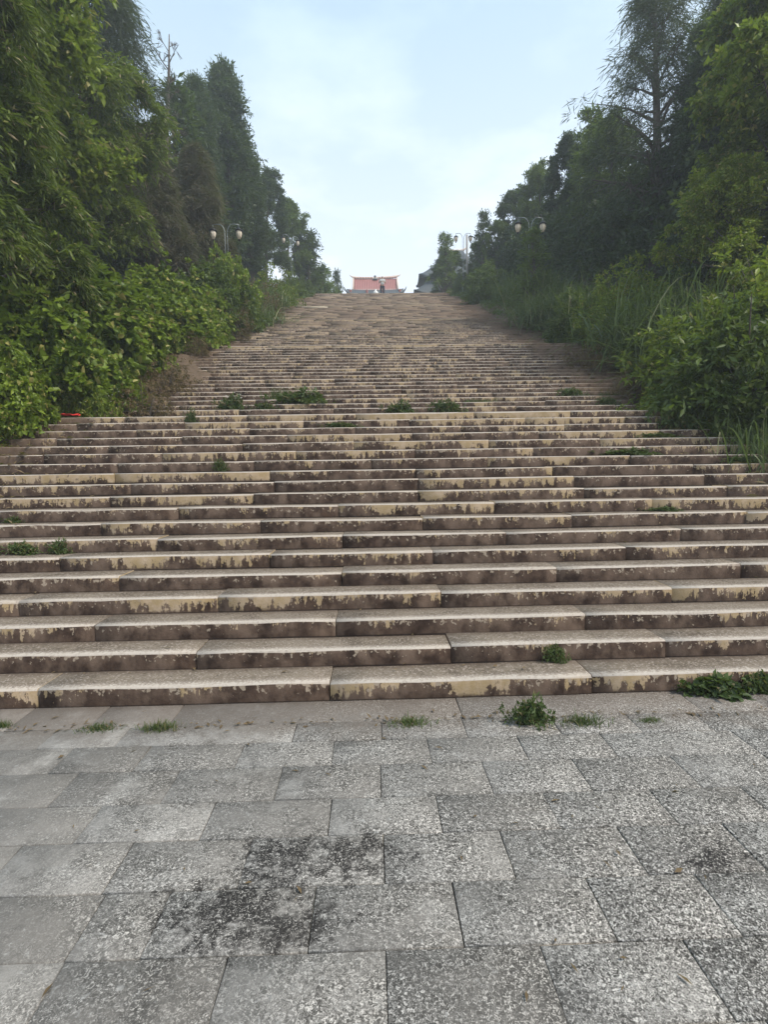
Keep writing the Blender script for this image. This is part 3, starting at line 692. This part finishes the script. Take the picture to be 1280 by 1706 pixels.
# ground cover and leaf litter on the banks
def ground_cover():
    rng = np.random.default_rng(90); P, D = [], []; Q, E = [], []
    for i in range(15000):
        Y = rng.uniform(4.2, 44); left = rng.random() < .5; u = rng.uniform(.15, 3.6)
        X = (-5.75-u) if left else (6.3+u); P.append((X, Y, terrain(X, Y)+rng.uniform(0, .05))); D.append((rng.normal(), rng.normal(), 1.4))
    V, F = sprays(rng, np.array(P), unit(np.array(D)), 2, 5, .28, .10, .05, .4, 1.)
    tag(link('ground_cover', mesh_np('ground_cover', V, [F], M['broad'])), 'low green ground cover on the soil banks beside the stair', 'ground cover', kind='stuff')
    n = 9000
    for i in range(n):
        Y = 4.5+rng.uniform(0, 1)**1.9*38; left = rng.random() < .55; u = rng.normal(-.25, .55)
        X = (-5.75-u) if left else (6.3+u); z = terrain(X, Y)
        ks = [k for k in YK if YK[k] <= Y]; zs = (max(ks)*RS if ks else 0); Q.append((X, Y, max(z, zs)+.012)); E.append((rng.normal(), rng.normal(), rng.normal()*.25))
    for i in range(900):
        if rng.random() < .45: Y = 3.27+rng.normal(0, .03) if rng.random() < .6 else rng.uniform(.8, 3.5); z = .002
        else:
            k = int(rng.integers(1, 40)); Y = YK[k]+TR-abs(rng.normal(0, .07))-.01; z = k*RS+.004
        Q.append((rng.uniform(-6, 6.4) if Y > 4 else rng.uniform(-3.5, 3.8), Y, z+.006)); E.append((rng.normal(), rng.normal(), rng.normal()*.15))
    n = len(Q)
    Q = np.array(Q); E = np.array(E); Nn = rng.normal(0, .3, Q.shape); Nn[:, 2] += 1
    ll = rng.uniform(.04, .16, n); ll[-900:] *= .4
    V, F = leaf_faces(Q, E, Nn, ll, ll*rng.uniform(.12, .42, n))
    tag(link('leaf_litter', mesh_np('leaf_litter', V, [F], M['dry'])), 'brown fallen leaves and twigs strewn along both stair edges', 'leaf litter', kind='stuff')
ground_cover()

# ------------------------------------------------------------------ weeds on the steps and paving
def tuft_mesh(seed, kind):
    rng = np.random.default_rng(seed)
    if kind == 'grass':
        n = 260; az = rng.uniform(0, 6.28, n); tl = np.abs(rng.normal(.3, .5, n))
        P = np.stack([rng.normal(0, .28, n), rng.normal(0, .13, n), np.zeros(n)], 1); D = np.stack([np.cos(az)*np.sin(tl), np.sin(az)*np.sin(tl), np.cos(tl)], 1)
        V, F = blades(rng, P, D, .42*rng.uniform(.4, 1.2, n), .022*np.ones(n), .7, 3)
    else:
        T = np.stack([rng.normal(0, .26, 60), rng.normal(0, .11, 60), rng.uniform(.03, .4, 60)*np.exp(-rng.uniform(0, .5, 60))], 1)
        V, F = sprays(rng, T, unit(rng.normal(0, 1, T.shape)+np.array([0, 0, 1.])), 3, 6, .16, .12 if kind == 'leafy' else .2, .055 if kind == 'leafy' else .15, .4, 1., .6, kind == 'vine')
        V[:, 2] = np.maximum(V[:, 2], .0)
    return mesh_np('leaves', V, [F], M['vine'] if kind == 'none' else M['weedleaf'])
TU = {k: [tuft_mesh(s, k) for s in (1, 2)] for k in ('grass', 'leafy', 'vine')}
def flowers(parent, n, rx, ry, h, seed, size=.03):
    rng = np.random.default_rng(seed); P = np.stack([rng.uniform(-rx, rx, n), rng.uniform(-ry, ry, n), h*rng.uniform(.6, 1.1, n)], 1); mb = MB()
    for p in P:
        q = rng.uniform(0, 6.28)
        for j in range(5):
            a = q+j*1.2566; c, s_ = math.cos(a)*size, math.sin(a)*size; c2, s2 = math.cos(a+.6)*size*.9, math.sin(a+.6)*size*.9
            mb.add([tuple(p), (p[0]+c, p[1]+s_*.6, p[2]+size*.5), (p[0]+c2, p[1]+s2*.6, p[2]+size*.5)], [(0, 1, 2)])
    o = mb.build('flowers', M['white'], parent); o['kind'] = 'stuff'
def step_z(Y):
    ks = [k for k in YK if YK[k] <= Y]; return max(ks)*RS if ks else 0.
wcount = [0]
def weed(px, py, wpx, hpx, kind, label, fl=0, at_edge=None):
    """a weed whose foot shows at (px,py), wpx wide and hpx tall in the photograph"""
    if py > 1166: p = at_z(px, py, 0)
    else:                                      # find the step whose back corner shows there
        best = None
        for k in range(0, 115):
            Y = YK[k+1]-.02; q = at(px, py, Y); e = abs(q.z-k*RS)
            if best is None or e < best[0]: best = (e, k, Y, q.x)
        p = Vector((best[3], best[2], best[1]*RS))
    sc = p.y/FPX*1.05; wcount[0] += 1
    o = empty('weed_tuft', (p.x, p.y-.01, p.z), label, 'weed', 'weeds growing in the stone joints', 0, (wpx*sc/1.1, wpx*sc/1.2, hpx*sc/.40))
    link('leaves', TU[kind][wcount[0] % 2], o)
    if fl: flowers(o, fl, .4, .1, .42, wcount[0])
    return o
W = [
    (165, 1213, 52, 13, 'grass', 'thin grass tuft in the first paving joint, left one of the near pair'),
    (268, 1213, 55, 22, 'grass', 'fuller grass tuft in the first paving joint, right one of the near pair'),
    (4, 1210, 30, 20, 'grass', 'grass tuft at the left edge of the paving'),
    (85, 1172, 26, 12, 'grass', 'small dry tuft at the foot of the first step on the left'),
    (683, 1204, 60, 18, 'grass', 'grass tuft in the paving joint right of centre'),
    (884, 1203, 74, 38, 'leafy', 'largest leafy weed in the paving joint before the first step'),
    (970, 1204, 66, 24, 'grass', 'dense grass tuft right of the largest leafy weed'),
    (1083, 1200, 36, 10, 'grass', 'faint small tuft in the paving joint far right'),
    (925, 1108, 34, 26, 'leafy', 'small weed against the riser on the first step, right of centre'),
    (1190, 1160, 84, 22, 'vine', 'broad leaved weed at the foot of the first step on the right'),
    (1268, 1158, 46, 24, 'vine', 'broad leaved weed cut by the right edge at the first step'),
    (100, 921, 34, 20, 'leafy', 'small weed on a step at the left, right one of two'),
    (38, 921, 46, 18, 'leafy', 'dark weed on a step at the left edge, left one of two'),
    (24, 868, 30, 9, 'leafy', 'flat weed near the left edge above the two weeds'),
    (368, 782, 20, 18, 'leafy', 'lone small weed in the middle of the first flight, left of centre'),
    (320, 712, 20, 20, 'leafy', 'upright weed with one white flower near the top of the first flight'),
    (568, 709, 50, 9, 'leafy', 'flat green weed one step under the first landing left of centre'),
    (668, 688, 48, 18, 'leafy', 'bright green square weed patch on the first landing'),
    (744, 686, 46, 20, 'leafy', 'darker weed right of the bright patch on the first landing'),
    (505, 675, 92, 22, 'leafy', 'long green weed mat spreading behind the first landing'),
    (462, 668, 40, 36, 'grass', 'upright grassy weed at the left end of the long weed mat'),
    (388, 682, 46, 22, 'leafy', 'weed with white flowers left of the upright grassy weed'),
    (442, 689, 34, 12, 'leafy', 'low dark weed between the flowering weed and the long mat'),
    (800, 676, 52, 12, 'grass', 'faint brownish weed right of centre behind the first landing'),
    (952, 664, 38, 14, 'leafy', 'round weed cushion on the second flight at the right'),
    (1020, 662, 48, 14, 'grass', 'brownish grass cushion at the right of the second flight'),
    (1012, 678, 30, 14, 'leafy', 'small leafy weed under the brownish cushion at the right'),
    (1048, 757, 92, 11, 'leafy', 'long flat weed along a riser at the right of the first flight'),
    (1095, 726, 56, 9, 'leafy', 'flat weed above the long one at the right of the first flight'),
    (1132, 713, 70, 42, 'leafy', 'leftmost of the four leafy cushions under the landing edge at the right'),
    (1178, 714, 76, 46, 'leafy', 'second from the left of the four leafy cushions under the landing edge'),
    (1226, 724, 80, 52, 'leafy', 'third from the left of the four leafy cushions under the landing edge'),
    (1270, 734, 74, 60, 'leafy', 'rightmost leafy cushion under the landing, cut by the right edge'),
    (1105, 850, 60, 7, 'leafy', 'thin trailing weed low on a riser at the right'),
    (1238, 768, 60, 12, 'leafy', 'thin weed on a step near the right edge'),
    (1080, 640, 60, 16, 'leafy', 'scattered low weeds with white flowers by the right debris'),
]
FLW = {'weed with white flowers left': 7, 'upright weed with one': 1, 'scattered low weeds': 12}
for a in W:
    o = weed(*a)
    for s_, n in FLW.items():
        if a[5].startswith(s_): flowers(o, n, .4, .08, .42, n, .05)
for o in list(COL.objects):
    lb = o.get('label', '')
    if 'white flowers' in lb and o['category'] == 'shrub':
        o2 = flowers(o, 26, .95, .95, 1.3, len(lb), .032)

# ------------------------------------------------------------------ lamps
def lamp_parts():
    P = {}
    m = MB(); m.lathe([(.13, 0), (.13, .08), (.09, .14), (.07, .5), (.05, .56)], (0, 0, 0), 12); P['base'] = (m.mesh('base', M['post'], True), None)
    for sgn in (-1, 1):
        pts = [(sgn*.05, 0, .5), (sgn*.05, 0, 3.45)]
        for i in range(9):
            a = math.pi/2*i/8; pts.append((sgn*(.05+.27*(1-math.cos(a))), 0, 3.45+.35*math.sin(a)))
        pts.append((sgn*.56, 0, 3.78))
        m = MB(); m.tube(pts, .016, 6); P['arm', sgn] = (m.mesh('arm', M['post'], True), None)
    m = MB(); m.box((-.07, -.02, 2.1), (.07, .02, 2.14)); m.box((-.07, -.02, 1.2), (.07, .02, 1.24)); P['bracket'] = (m.mesh('bracket', M['post']), None)
    m = MB(); m.lathe([(.012, .0), (.012, -.16)][::-1], (0, 0, 0), 6); P['hanger'] = (m.mesh('hanger', M['post']), None)
    m = MB(); m.lathe([(.155, -.27), (.17, -.255), (.13, -.2), (.05, -.15), (.03, -.13)], (0, 0, 0), 14); P['lamp_cap'] = (m.mesh('lamp_cap', M['black'], True), None)
    m = MB(); m.lathe([(.03, -.6), (.075, -.56), (.115, -.47), (.13, -.37), (.115, -.275)], (0, 0, 0), 14); P['lamp_globe'] = (m.mesh('lamp_globe', M['globe'], True), None)
    m = MB()
    for i in range(6):
        a = i*math.pi/3; m.tube([(math.cos(a)*.125, math.sin(a)*.125, -.27), (math.cos(a)*.14, math.sin(a)*.14, -.37), (math.cos(a)*.085, math.sin(a)*.085, -.56)], .006, 4)
    m.lathe([(.012, -.68), (.03, -.65), (.045, -.61), (.03, -.585)], (0, 0, 0), 8); P['lamp_cage'] = (m.mesh('lamp_cage', M['black']), None)
    return P
LP = lamp_parts()
def lamp(px, pytop, Y, label, rz=0, side=1):
    p = at(px, pytop, Y); zb = terrain(p.x, Y)-.05; s = (p.z-zb)/3.8
    o = empty('street_lamp', (p.x, Y, zb), label, 'street lamp', 'double headed lamps beside the stair', rz, (1.0, 1.0, s))
    link('base', LP['base'][0], o); link('bracket', LP['bracket'][0], o)
    for sg in (-1, 1):
        link('arm', LP['arm', sg][0], o)
        c = link('lamp_globe', LP['lamp_globe'][0], o, (sg*.55, 0, 3.78)); c.scale = (1, 1, 1/s)
        for n_ in ('hanger', 'lamp_cap', 'lamp_cage'):
            link(n_, LP[n_][0], c)
lamp(376, 374, 22.8, 'double headed lamp on the left bank, nearer one, both globes clear of the leaves')
lamp(484, 393, 39.5, 'far double headed lamp on the left, half lost in the hazy trees', .5)
lamp(884, 363, 23.2, 'near double headed lamp on the right, its globes in front of dark trees')
lamp(772, 389, 40, 'far double headed lamp on the right, its heads against the sky')
m = MB(); p = at(778, 392, 40.5); zb = terrain(p.x, 40.5); m.box((p.x-.065, 40.4, zb-.2), (p.x+.065, 40.53, p.z)); o = m.build('concrete_post', M['concrete']); tag(o, 'plain pale concrete post right beside the far right lamp', 'post')

# ------------------------------------------------------------------ temple
def curved_roof(mb, x0, x1, y0, y1, z0, z1, up=.35, n=20, top_inset=.0, thick=.12):
    """one roof slope from the eave (y0,z0) to the ridge (y1,z1), eave ends swept up"""
    V = []; rows = 6
    for j in range(rows+1):
        t = j/rows
        for i in range(n+1):
            s_ = i/n*2-1; xi = (x0+x1)/2+(x1-x0)/2*s_*(1-top_inset*t)
            V.append((xi, y0+(y1-y0)*t, z0+(z1-z0)*(t**1.25)+up*abs(s_)**6*(1-t*.4)))
    nv = len(V); V += [(a, b, c-thick) for a, b, c in V]; F = []
    for j in range(rows):
        for i in range(n):
            a = j*(n+1)+i; F.append((a, a+1, a+n+2, a+n+1)); F.append((nv+a, nv+a+n+1, nv+a+n+2, nv+a+1))
    for i in range(n): F.append((i, nv+i, nv+i+1, i+1))
    for j in range(rows):
        a = j*(n+1); F.append((a, a+n+1, nv+a+n+1, nv+a)); a += n; F.append((a, nv+a, nv+a+n+1, a+n+1))
    mb.add(V, F)
def ribs(mb, x0, x1, y0, y1, z0, z1, up, nr, r=.05):
    for i in range(nr):
        s_ = (i+.5)/nr*2-1; x = (x0+x1)/2+(x1-x0)/2*s_; pts = []
        for j in range(5):
            t = j/4; pts.append((x, y0+(y1-y0)*t, z0+(z1-z0)*(t**1.25)+up*abs(s_)**6*(1-t*.4)+.03))
        mb.tube(pts, r, 5, False)
def horn(mb, x, y, z, sg, L, h, r=.09):
    mb.tube([(x-sg*L*.3, y, z), (x, y, z+.02), (x+sg*L*.45, y, z+h*.28), (x+sg*L*.8, y, z+h*.65), (x+sg*L, y, z+h)], [r*1.2, r*1.1, r, r*.7, r*.25], 6)
def temple():
    Y = 62.
    L = at(574, 488, Y); Rr = at(677, 486, Y); up_l = at(588, 479, Y); up_r = at(664, 477, Y); rl = at(590, 464, Y+3); rr = at(662, 462, Y+3)
    cx = (L.x+Rr.x)/2; ze = up_l.z; zr = rl.z; hw = (Rr.x-L.x)/2; zb = ZTOP-.01
    o = empty('temple_hall', (cx, Y, zb), 'red tiled temple hall with upturned ridge ends at the head of the stair', 'temple')
    def B(m, n, mat, par=o, smooth=False):
        m.v = [(a-cx, b-Y, c-zb) for a, b, c in m.v]; return m.build(n, M[mat], par, smooth)
    m = MB(); m.box((L.x-1.5, Y-2, zb-.2), (Rr.x+1.5, Y+8, zb+1.6)); B(m, 'podium', 'concrete')
    m = MB(); m.box((L.x+.9, Y+1.2, zb+1.6), (Rr.x-.9, Y+5, ze+.2)); wl = B(m, 'wall', 'wall')
    m = MB(); m.box((cx-.8, Y+1.1, zb+1.6), (cx+.8, Y+1.2, zb+4)); B(m, 'door', 'wood')
    for i in range(4):
        x = L.x+.7+(Rr.x-L.x-1.4)*i/3; m = MB(); m.lathe([(.2, 0), (.16, .15), (.16, ze-zb-1.7)], (x, Y+.6, zb+1.6), 10); B(m, 'column', 'wood', smooth=True)
    # lower eave roof, dark
    m = MB(); curved_roof(m, L.x+.25, Rr.x-.25, Y+.1, Y+.9, at(600, 487, Y).z-.3, ze-.02, .3); B(m, 'lower_roof', 'greytile')
    m = MB(); ribs(m, L.x+.5, Rr.x-.5, Y+.1, Y+.9, at(600, 487, Y).z-.3, ze-.02, .25, 26, .045); k = B(m, 'lower_tile_ribs', 'greytile'); k['kind'] = 'stuff'
    for sg, X in ((-1, L.x+.5), (1, Rr.x-.5)):
        m = MB(); horn(m, X, Y+.1, at(600, 487, Y).z-.1, sg, .55, .75, .1); B(m, 'eave_horn', 'greytile', smooth=True)
    # upper roof, red
    x0, x1 = up_l.x, up_r.x
    m = MB(); curved_roof(m, x0, x1, Y+1.0, Y+3, ze, zr-.1, .03); curved_roof(m, x0, x1, Y+5.0, Y+3, ze, zr-.1, .03); B(m, 'upper_roof', 'redtile')
    m = MB(); ribs(m, x0+.15, x1-.15, Y+1., Y+3, ze, zr-.1, .03, 24, .04); k = B(m, 'upper_tile_ribs', 'redtile'); k['kind'] = 'stuff'
    for X in (x0-.02, x1+.02):
        m = MB(); m.tube([(X, Y+.95, ze+.05), (X, Y+2, (ze+zr)/2), (X, Y+3, zr)], .11, 6); B(m, 'gable_ridge', 'ridge')
    pts = []; n = 14; 
    for i in range(n+1):
        s_ = i/n*2-1; pts.append(((rl.x+rr.x)/2+(rr.x-rl.x)/2*s_, Y+3, zr+.13*abs(s_)**2.5+(rr.z-rl.z)*s_*.5))
    m = MB()
    for a, b in zip(pts[:-1], pts[1:]):
        m.add([(a[0], Y+2.9, a[2]-.14), (b[0], Y+2.9, b[2]-.14), (b[0], Y+2.9, b[2]+.14), (a[0], Y+2.9, a[2]+.14), (a[0], Y+3.1, a[2]-.14), (b[0], Y+3.1, b[2]-.14), (b[0], Y+3.1, b[2]+.14), (a[0], Y+3.1, a[2]+.14)],
              [(0, 1, 2, 3), (4, 7, 6, 5), (3, 2, 6, 7), (0, 4, 5, 1)])
    rd = B(m, 'main_ridge', 'ridge')
    m = MB()
    for i in range(16):
        if i in (7, 8): continue
        x = rl.x+(rr.x-rl.x)*(i+.5)/16; m.box((x-.1, Y+2.87, zr-.05), (x+.1, Y+2.9, zr+.07))
    m.v = [(a-cx, b-Y, c-zb) for a, b, c in m.v]; kk = m.build('ridge_panels', M['redtile'], rd); kk['kind'] = 'stuff'
    for sg, px, py in ((-1, 582, 458), (1, 668, 457)):
        e = at(px, py, Y+3); b = pts[0] if sg < 0 else pts[-1]
        m = MB(); m.tube([(b[0]-sg*.3, Y+3, b[2]-.02), (b[0], Y+3, b[2]+.05), ((b[0]*.45+e.x*.55), Y+3, b[2]*.62+e.z*.38), (e.x, Y+3, e.z)], [.11, .11, .08, .02], 6); B(m, 'swallowtail_end', 'ridge', smooth=True)
    f = at(625, 459, Y+3); m = MB(); m.lathe([(.42, -.62), (.26, -.45), (.1, -.38), (.13, -.3), (.17, -.18), (.13, -.07), (.03, 0)], (f.x, Y+3, f.z), 10); B(m, 'ridge_finial', 'greytile', smooth=True)
temple()
def pavilion():
    Y = 54.; c = at(752, 470, Y); zb = ZTOP-.01; cx = c.x+.3
    o = empty('side_pavilion', (cx, Y, zb), 'grey roofed two tier pavilion half hidden behind the trees right of the temple', 'pavilion')
    e1 = at(690, 484, Y-2); e2 = at(697, 462, Y-1); pk = at(735, 420, Y)
    hw1 = cx-e1.x; hw2 = cx-e2.x
    def hip(name, hw, z0, z1, top, n=12):
        m = MB(); V = []; rows = 7
        for j in range(rows+1):
            t = j/rows; w_ = hw+(top-hw)*t; z = z0+(z1-z0)*t**1.25
            per = []
            for sd_ in range(4):
                for i in range(n):
                    s_ = i/n*2-1; q = {0: (s_, -1), 1: (1, s_), 2: (-s_, 1), 3: (-1, -s_)}[sd_]
                    per.append((q[0]*w_, q[1]*w_*.42, z+.45*(1-t)**2*abs(s_)**5))
            V += per
        N4 = 4*n; F = [(j*N4+i, j*N4+(i+1) % N4, (j+1)*N4+(i+1) % N4, (j+1)*N4+i) for j in range(rows) for i in range(N4)]
        F.append(tuple(rows*N4+i for i in range(N4))); F.append(tuple(range(N4))[::-1])
        m.add(V, F); return m.build(name, M['greytile'], o)
    m = MB(); m.box((-hw1-.2, -4, -.1), (hw1+.2, 4, 1.)); m.build('podium', M['greytile'], o)
    m = MB(); m.box((-hw2*.72, -hw2*.27, 1.), (hw2*.72, hw2*.27, e2.z-zb+.2)); m.build('wall', M['wood'], o)
    for sx in (-1, 1):
        for sy in (-1, 1):
            m = MB(); m.lathe([(.17, 0), (.15, e1.z-zb-.9)], (sx*hw1*.85, sy*hw1*.34, 1.), 8); m.build('column', M['wood'], o)
    hip('lower_roof', hw1, e1.z-zb-.3, e1.z-zb+1.4, hw2*.74)
    hip('upper_roof', hw2, e2.z-zb-.35, pk.z-zb, .8)
    m = MB(); m.tube([(-1.3, 0, pk.z-zb+.4), (-.9, 0, pk.z-zb+.12), (0, 0, pk.z-zb+.05), (.9, 0, pk.z-zb+.12), (1.3, 0, pk.z-zb+.4)], [.05, .14, .16, .14, .05], 6); m.build('ridge', M['ridge'], o)
pavilion()

# ------------------------------------------------------------------ person at the head of the stair
def skin_obj(name, verts, edges, radii, mat, parent, root=0, sub=2):
    me = bpy.data.meshes.new(name); me.from_pydata(verts, edges, []); me.materials.append(mat)
    o = link(name, me, parent); md = o.modifiers.new('skin', 'SKIN'); 
    if not me.skin_vertices:
        me.attributes  # created below through the evaluated modifier
    bm = bmesh.new(); bm.from_mesh(me); ly = bm.verts.layers.skin.verify()
    bm.verts.ensure_lookup_table()
    for i, v in enumerate(bm.verts): v[ly].radius = (radii[i], radii[i]) if not isinstance(radii[i], tuple) else radii[i]; v[ly].use_root = (i == root)
    bm.to_mesh(me); bm.free(); md.use_smooth_shade = True
    s = o.modifiers.new('sub', 'SUBSURF'); s.levels = sub; s.render_levels = sub
    return o
def person(px, pyhead, pyfoot, Y, label):
    a = at(px, pyhead, Y); h = 1.62; base = Vector((a.x, Y, ZTOP)); s = (a.z-ZTOP)/h
    s = max(.85, min(1.05, s))
    o = empty('person', base, label, 'person', None, 0, s)
    V = [(0, 0, .93), (0, 0, 1.12), (0, -.01, 1.30), (0, 0, 1.41), (0, -.01, 1.47), (0, -.02, 1.56), (0, -.01, 1.60)]
    Rr = [(.13, .10), (.12, .09), (.15, .10), (.07, .06), (.05, .05), (.078, .095), (.05, .06)]
    E = [(0, 1), (1, 2), (2, 3), (3, 4), (4, 5), (5, 6)]
    for sg in (-1, 1):
        i = len(V); V += [(sg*.09, 0, .86), (sg*.11, -.01, .48), (sg*.13, .0, .09), (sg*.14, -.14, .04)]; Rr += [.085, .058, .042, .035]; E += [(0, i), (i, i+1), (i+1, i+2), (i+2, i+3)]
        i = len(V); V += [(sg*.17, 0, 1.36), (sg*.27, .03, 1.10), (sg*.17, -.16, 1.13), (sg*.09, -.23, 1.17)]; Rr += [.055, .042, .032, .03]; E += [(2, i), (i, i+1), (i+1, i+2), (i+2, i+3)]
        j = i+3
        for f in range(4):
            q = len(V); V += [(sg*(.055-.004*f), -.26, 1.20-.018*f), (sg*(.02), -.275, 1.195-.018*f)]; Rr += [.009, .008]; E += [(j, q), (q, q+1)]
        q = len(V); V += [(sg*.07, -.235, 1.215)]; Rr += [.01]; E += [(j, q)]
    skin_obj('body', V, E, Rr, M['skin'], o)
    V = [(0, 0, .90), (0, 0, 1.1), (0, -.01, 1.28), (0, 0, 1.385)]; Rr = [(.155, .125), (.145, .115), (.172, .125), (.085, .08)]; E = [(0, 1), (1, 2), (2, 3)]
    for sg in (-1, 1):
        i = len(V); V += [(sg*.175, 0, 1.355), (sg*.245, .02, 1.17)]; Rr += [.072, .066]; E += [(2, i), (i, i+1)]
    skin_obj('shirt', V, E, Rr, M['shirt'], o)
    V = [(0, 0, .95)]; Rr = [(.15, .12)]; E = []
    for sg in (-1, 1):
        i = len(V); V += [(sg*.095, 0, .84), (sg*.11, -.01, .48), (sg*.13, .01, .1)]; Rr += [.108, .08, .066]; E += [(0, i), (i, i+1), (i+1, i+2)]
    skin_obj('trousers', V, E, Rr, M['trouser'], o)
    skin_obj('hair', [(0, .02, 1.58), (0, .01, 1.63)], [(0, 1)], [(.088, .10), (.07, .08)], M['hair'], o)
    for sg in (-1, 1):
        skin_obj('shoe', [(sg*.13, .03, .045), (sg*.14, -.16, .035)], [(0, 1)], [.052, .042], M['shoe'], o)
    for sg in (-1, 1):
        m = MB(); m.lathe([(.002, -.012), (.011, 0), (.002, .012)], (sg*.03, -.113, 1.565), 6); m.build('eye', M['hair'], o)
    m = MB(); m.add([(-.012, -.108, 1.535), (.012, -.108, 1.535), (0, -.135, 1.538), (0, -.11, 1.572)], [(0, 1, 2), (0, 2, 3), (1, 3, 2)]); m.build('nose', M['skin'], o)
person(637, 461, 488, YTOP+1.0, 'person in a pale shirt and dark trousers standing at the head of the stair')

# ------------------------------------------------------------------ litter
def crumple(name, p, size, mat, label, cat, seed, sx=1., sz=.4):
    rng = np.random.default_rng(seed); n = 6; V = []
    for j in range(n):
        for i in range(n):
            V.append((size*sx*(i/(n-1)-.5)+rng.normal(0, size*.06), size*(j/(n-1)-.5)*.7+rng.normal(0, size*.06), .006+size*sz*abs(rng.normal(.3, .35))))
    F = [(j*n+i, j*n+i+1, (j+1)*n+i+1, (j+1)*n+i) for j in range(n-1) for i in range(n-1)]
    me = mesh_np(name, V, [F], mat, True); o = link(name, me, None, p); o.modifiers.new('thick', 'SOLIDIFY').thickness = .003; return tag(o, label, cat)
def on_stair(px, py, k):
    Y = YK[k]+.12; q = at(px, py, Y); return Vector((q.x, Y, max(k*RS, terrain(q.x, Y))+.01))
crumple('plastic_scrap', on_stair(117, 688, 19)+Vector((0, 0, .02)), .2, M['red'], 'crumpled red plastic scrap on the left end of the first landing', 'litter', 1, 1.5)
for i, (px, py, k, lb) in enumerate([(88, 685, 19, 'white plastic scrap left of the red one on the first landing'), (213, 598, 33, 'white scrap of litter at the left edge of the second flight'),
        (331, 569, 42, 'white scrap of litter beside the bushes below the near left lamp'), (374, 542, 54, 'white crumpled litter at the left edge of the third flight'),
        (360, 578, 40, 'tiny white litter on the second landing at the left'), (955, 562, 43, 'pale litter in the shade of the bushes on the right')]):
    crumple('litter_scrap', on_stair(px, py, k), .14 if i < 2 else .2, M['litter'], lb, 'litter', 5+i)
kp = 78; a = at(503, 507, YK[kp]+.1); b = at(546, 509, YK[kp]+.1); zz = kp*RS+.05
m = MB(); m.tube([(a.x, a.y, zz), (b.x, b.y+.05, zz)], .045, 8); m.v = [(x-a.x, y-a.y, z-zz) for x, y, z in m.v]; o = m.build('wooden_pole', M['bamboo_pole'], None, True); o.location = (a.x, a.y, zz); tag(o, 'pale wooden pole lying across a step near the top left of the stair', 'pole')
q = at(626, 486, YTOP+.6); m = MB(); m.lathe([(.12, 0), (.2, .08), (.22, .2), (.16, .34), (.05, .42), (.08, .5)], (0, 0, 0), 10); o = m.build('white_sack', M['litter'], None, True); o.location = (q.x, YTOP+.6, ZTOP-.0); tag(o, 'small white sack standing on the ground left of the person', 'sack')

# ------------------------------------------------------------------ air
hz = MB(); hz.box((-66, -46, -1.2), (66, 116, 30))
ho = hz.build('haze', bpy.data.materials.new('haze')); tag(ho, kind='stuff')
hm = ho.data.materials[0]; hm.use_nodes = True; t = hm.node_tree; t.nodes.clear()
pv = t.nodes.new('ShaderNodeVolumePrincipled'); pv.inputs['Color'].default_value = (.84, .92, 1, 1); pv.inputs['Density'].default_value = .0023; pv.inputs['Anisotropy'].default_value = .2
oo = t.nodes.new('ShaderNodeOutputMaterial'); t.links.new(pv.outputs[0], oo.inputs['Volume'])
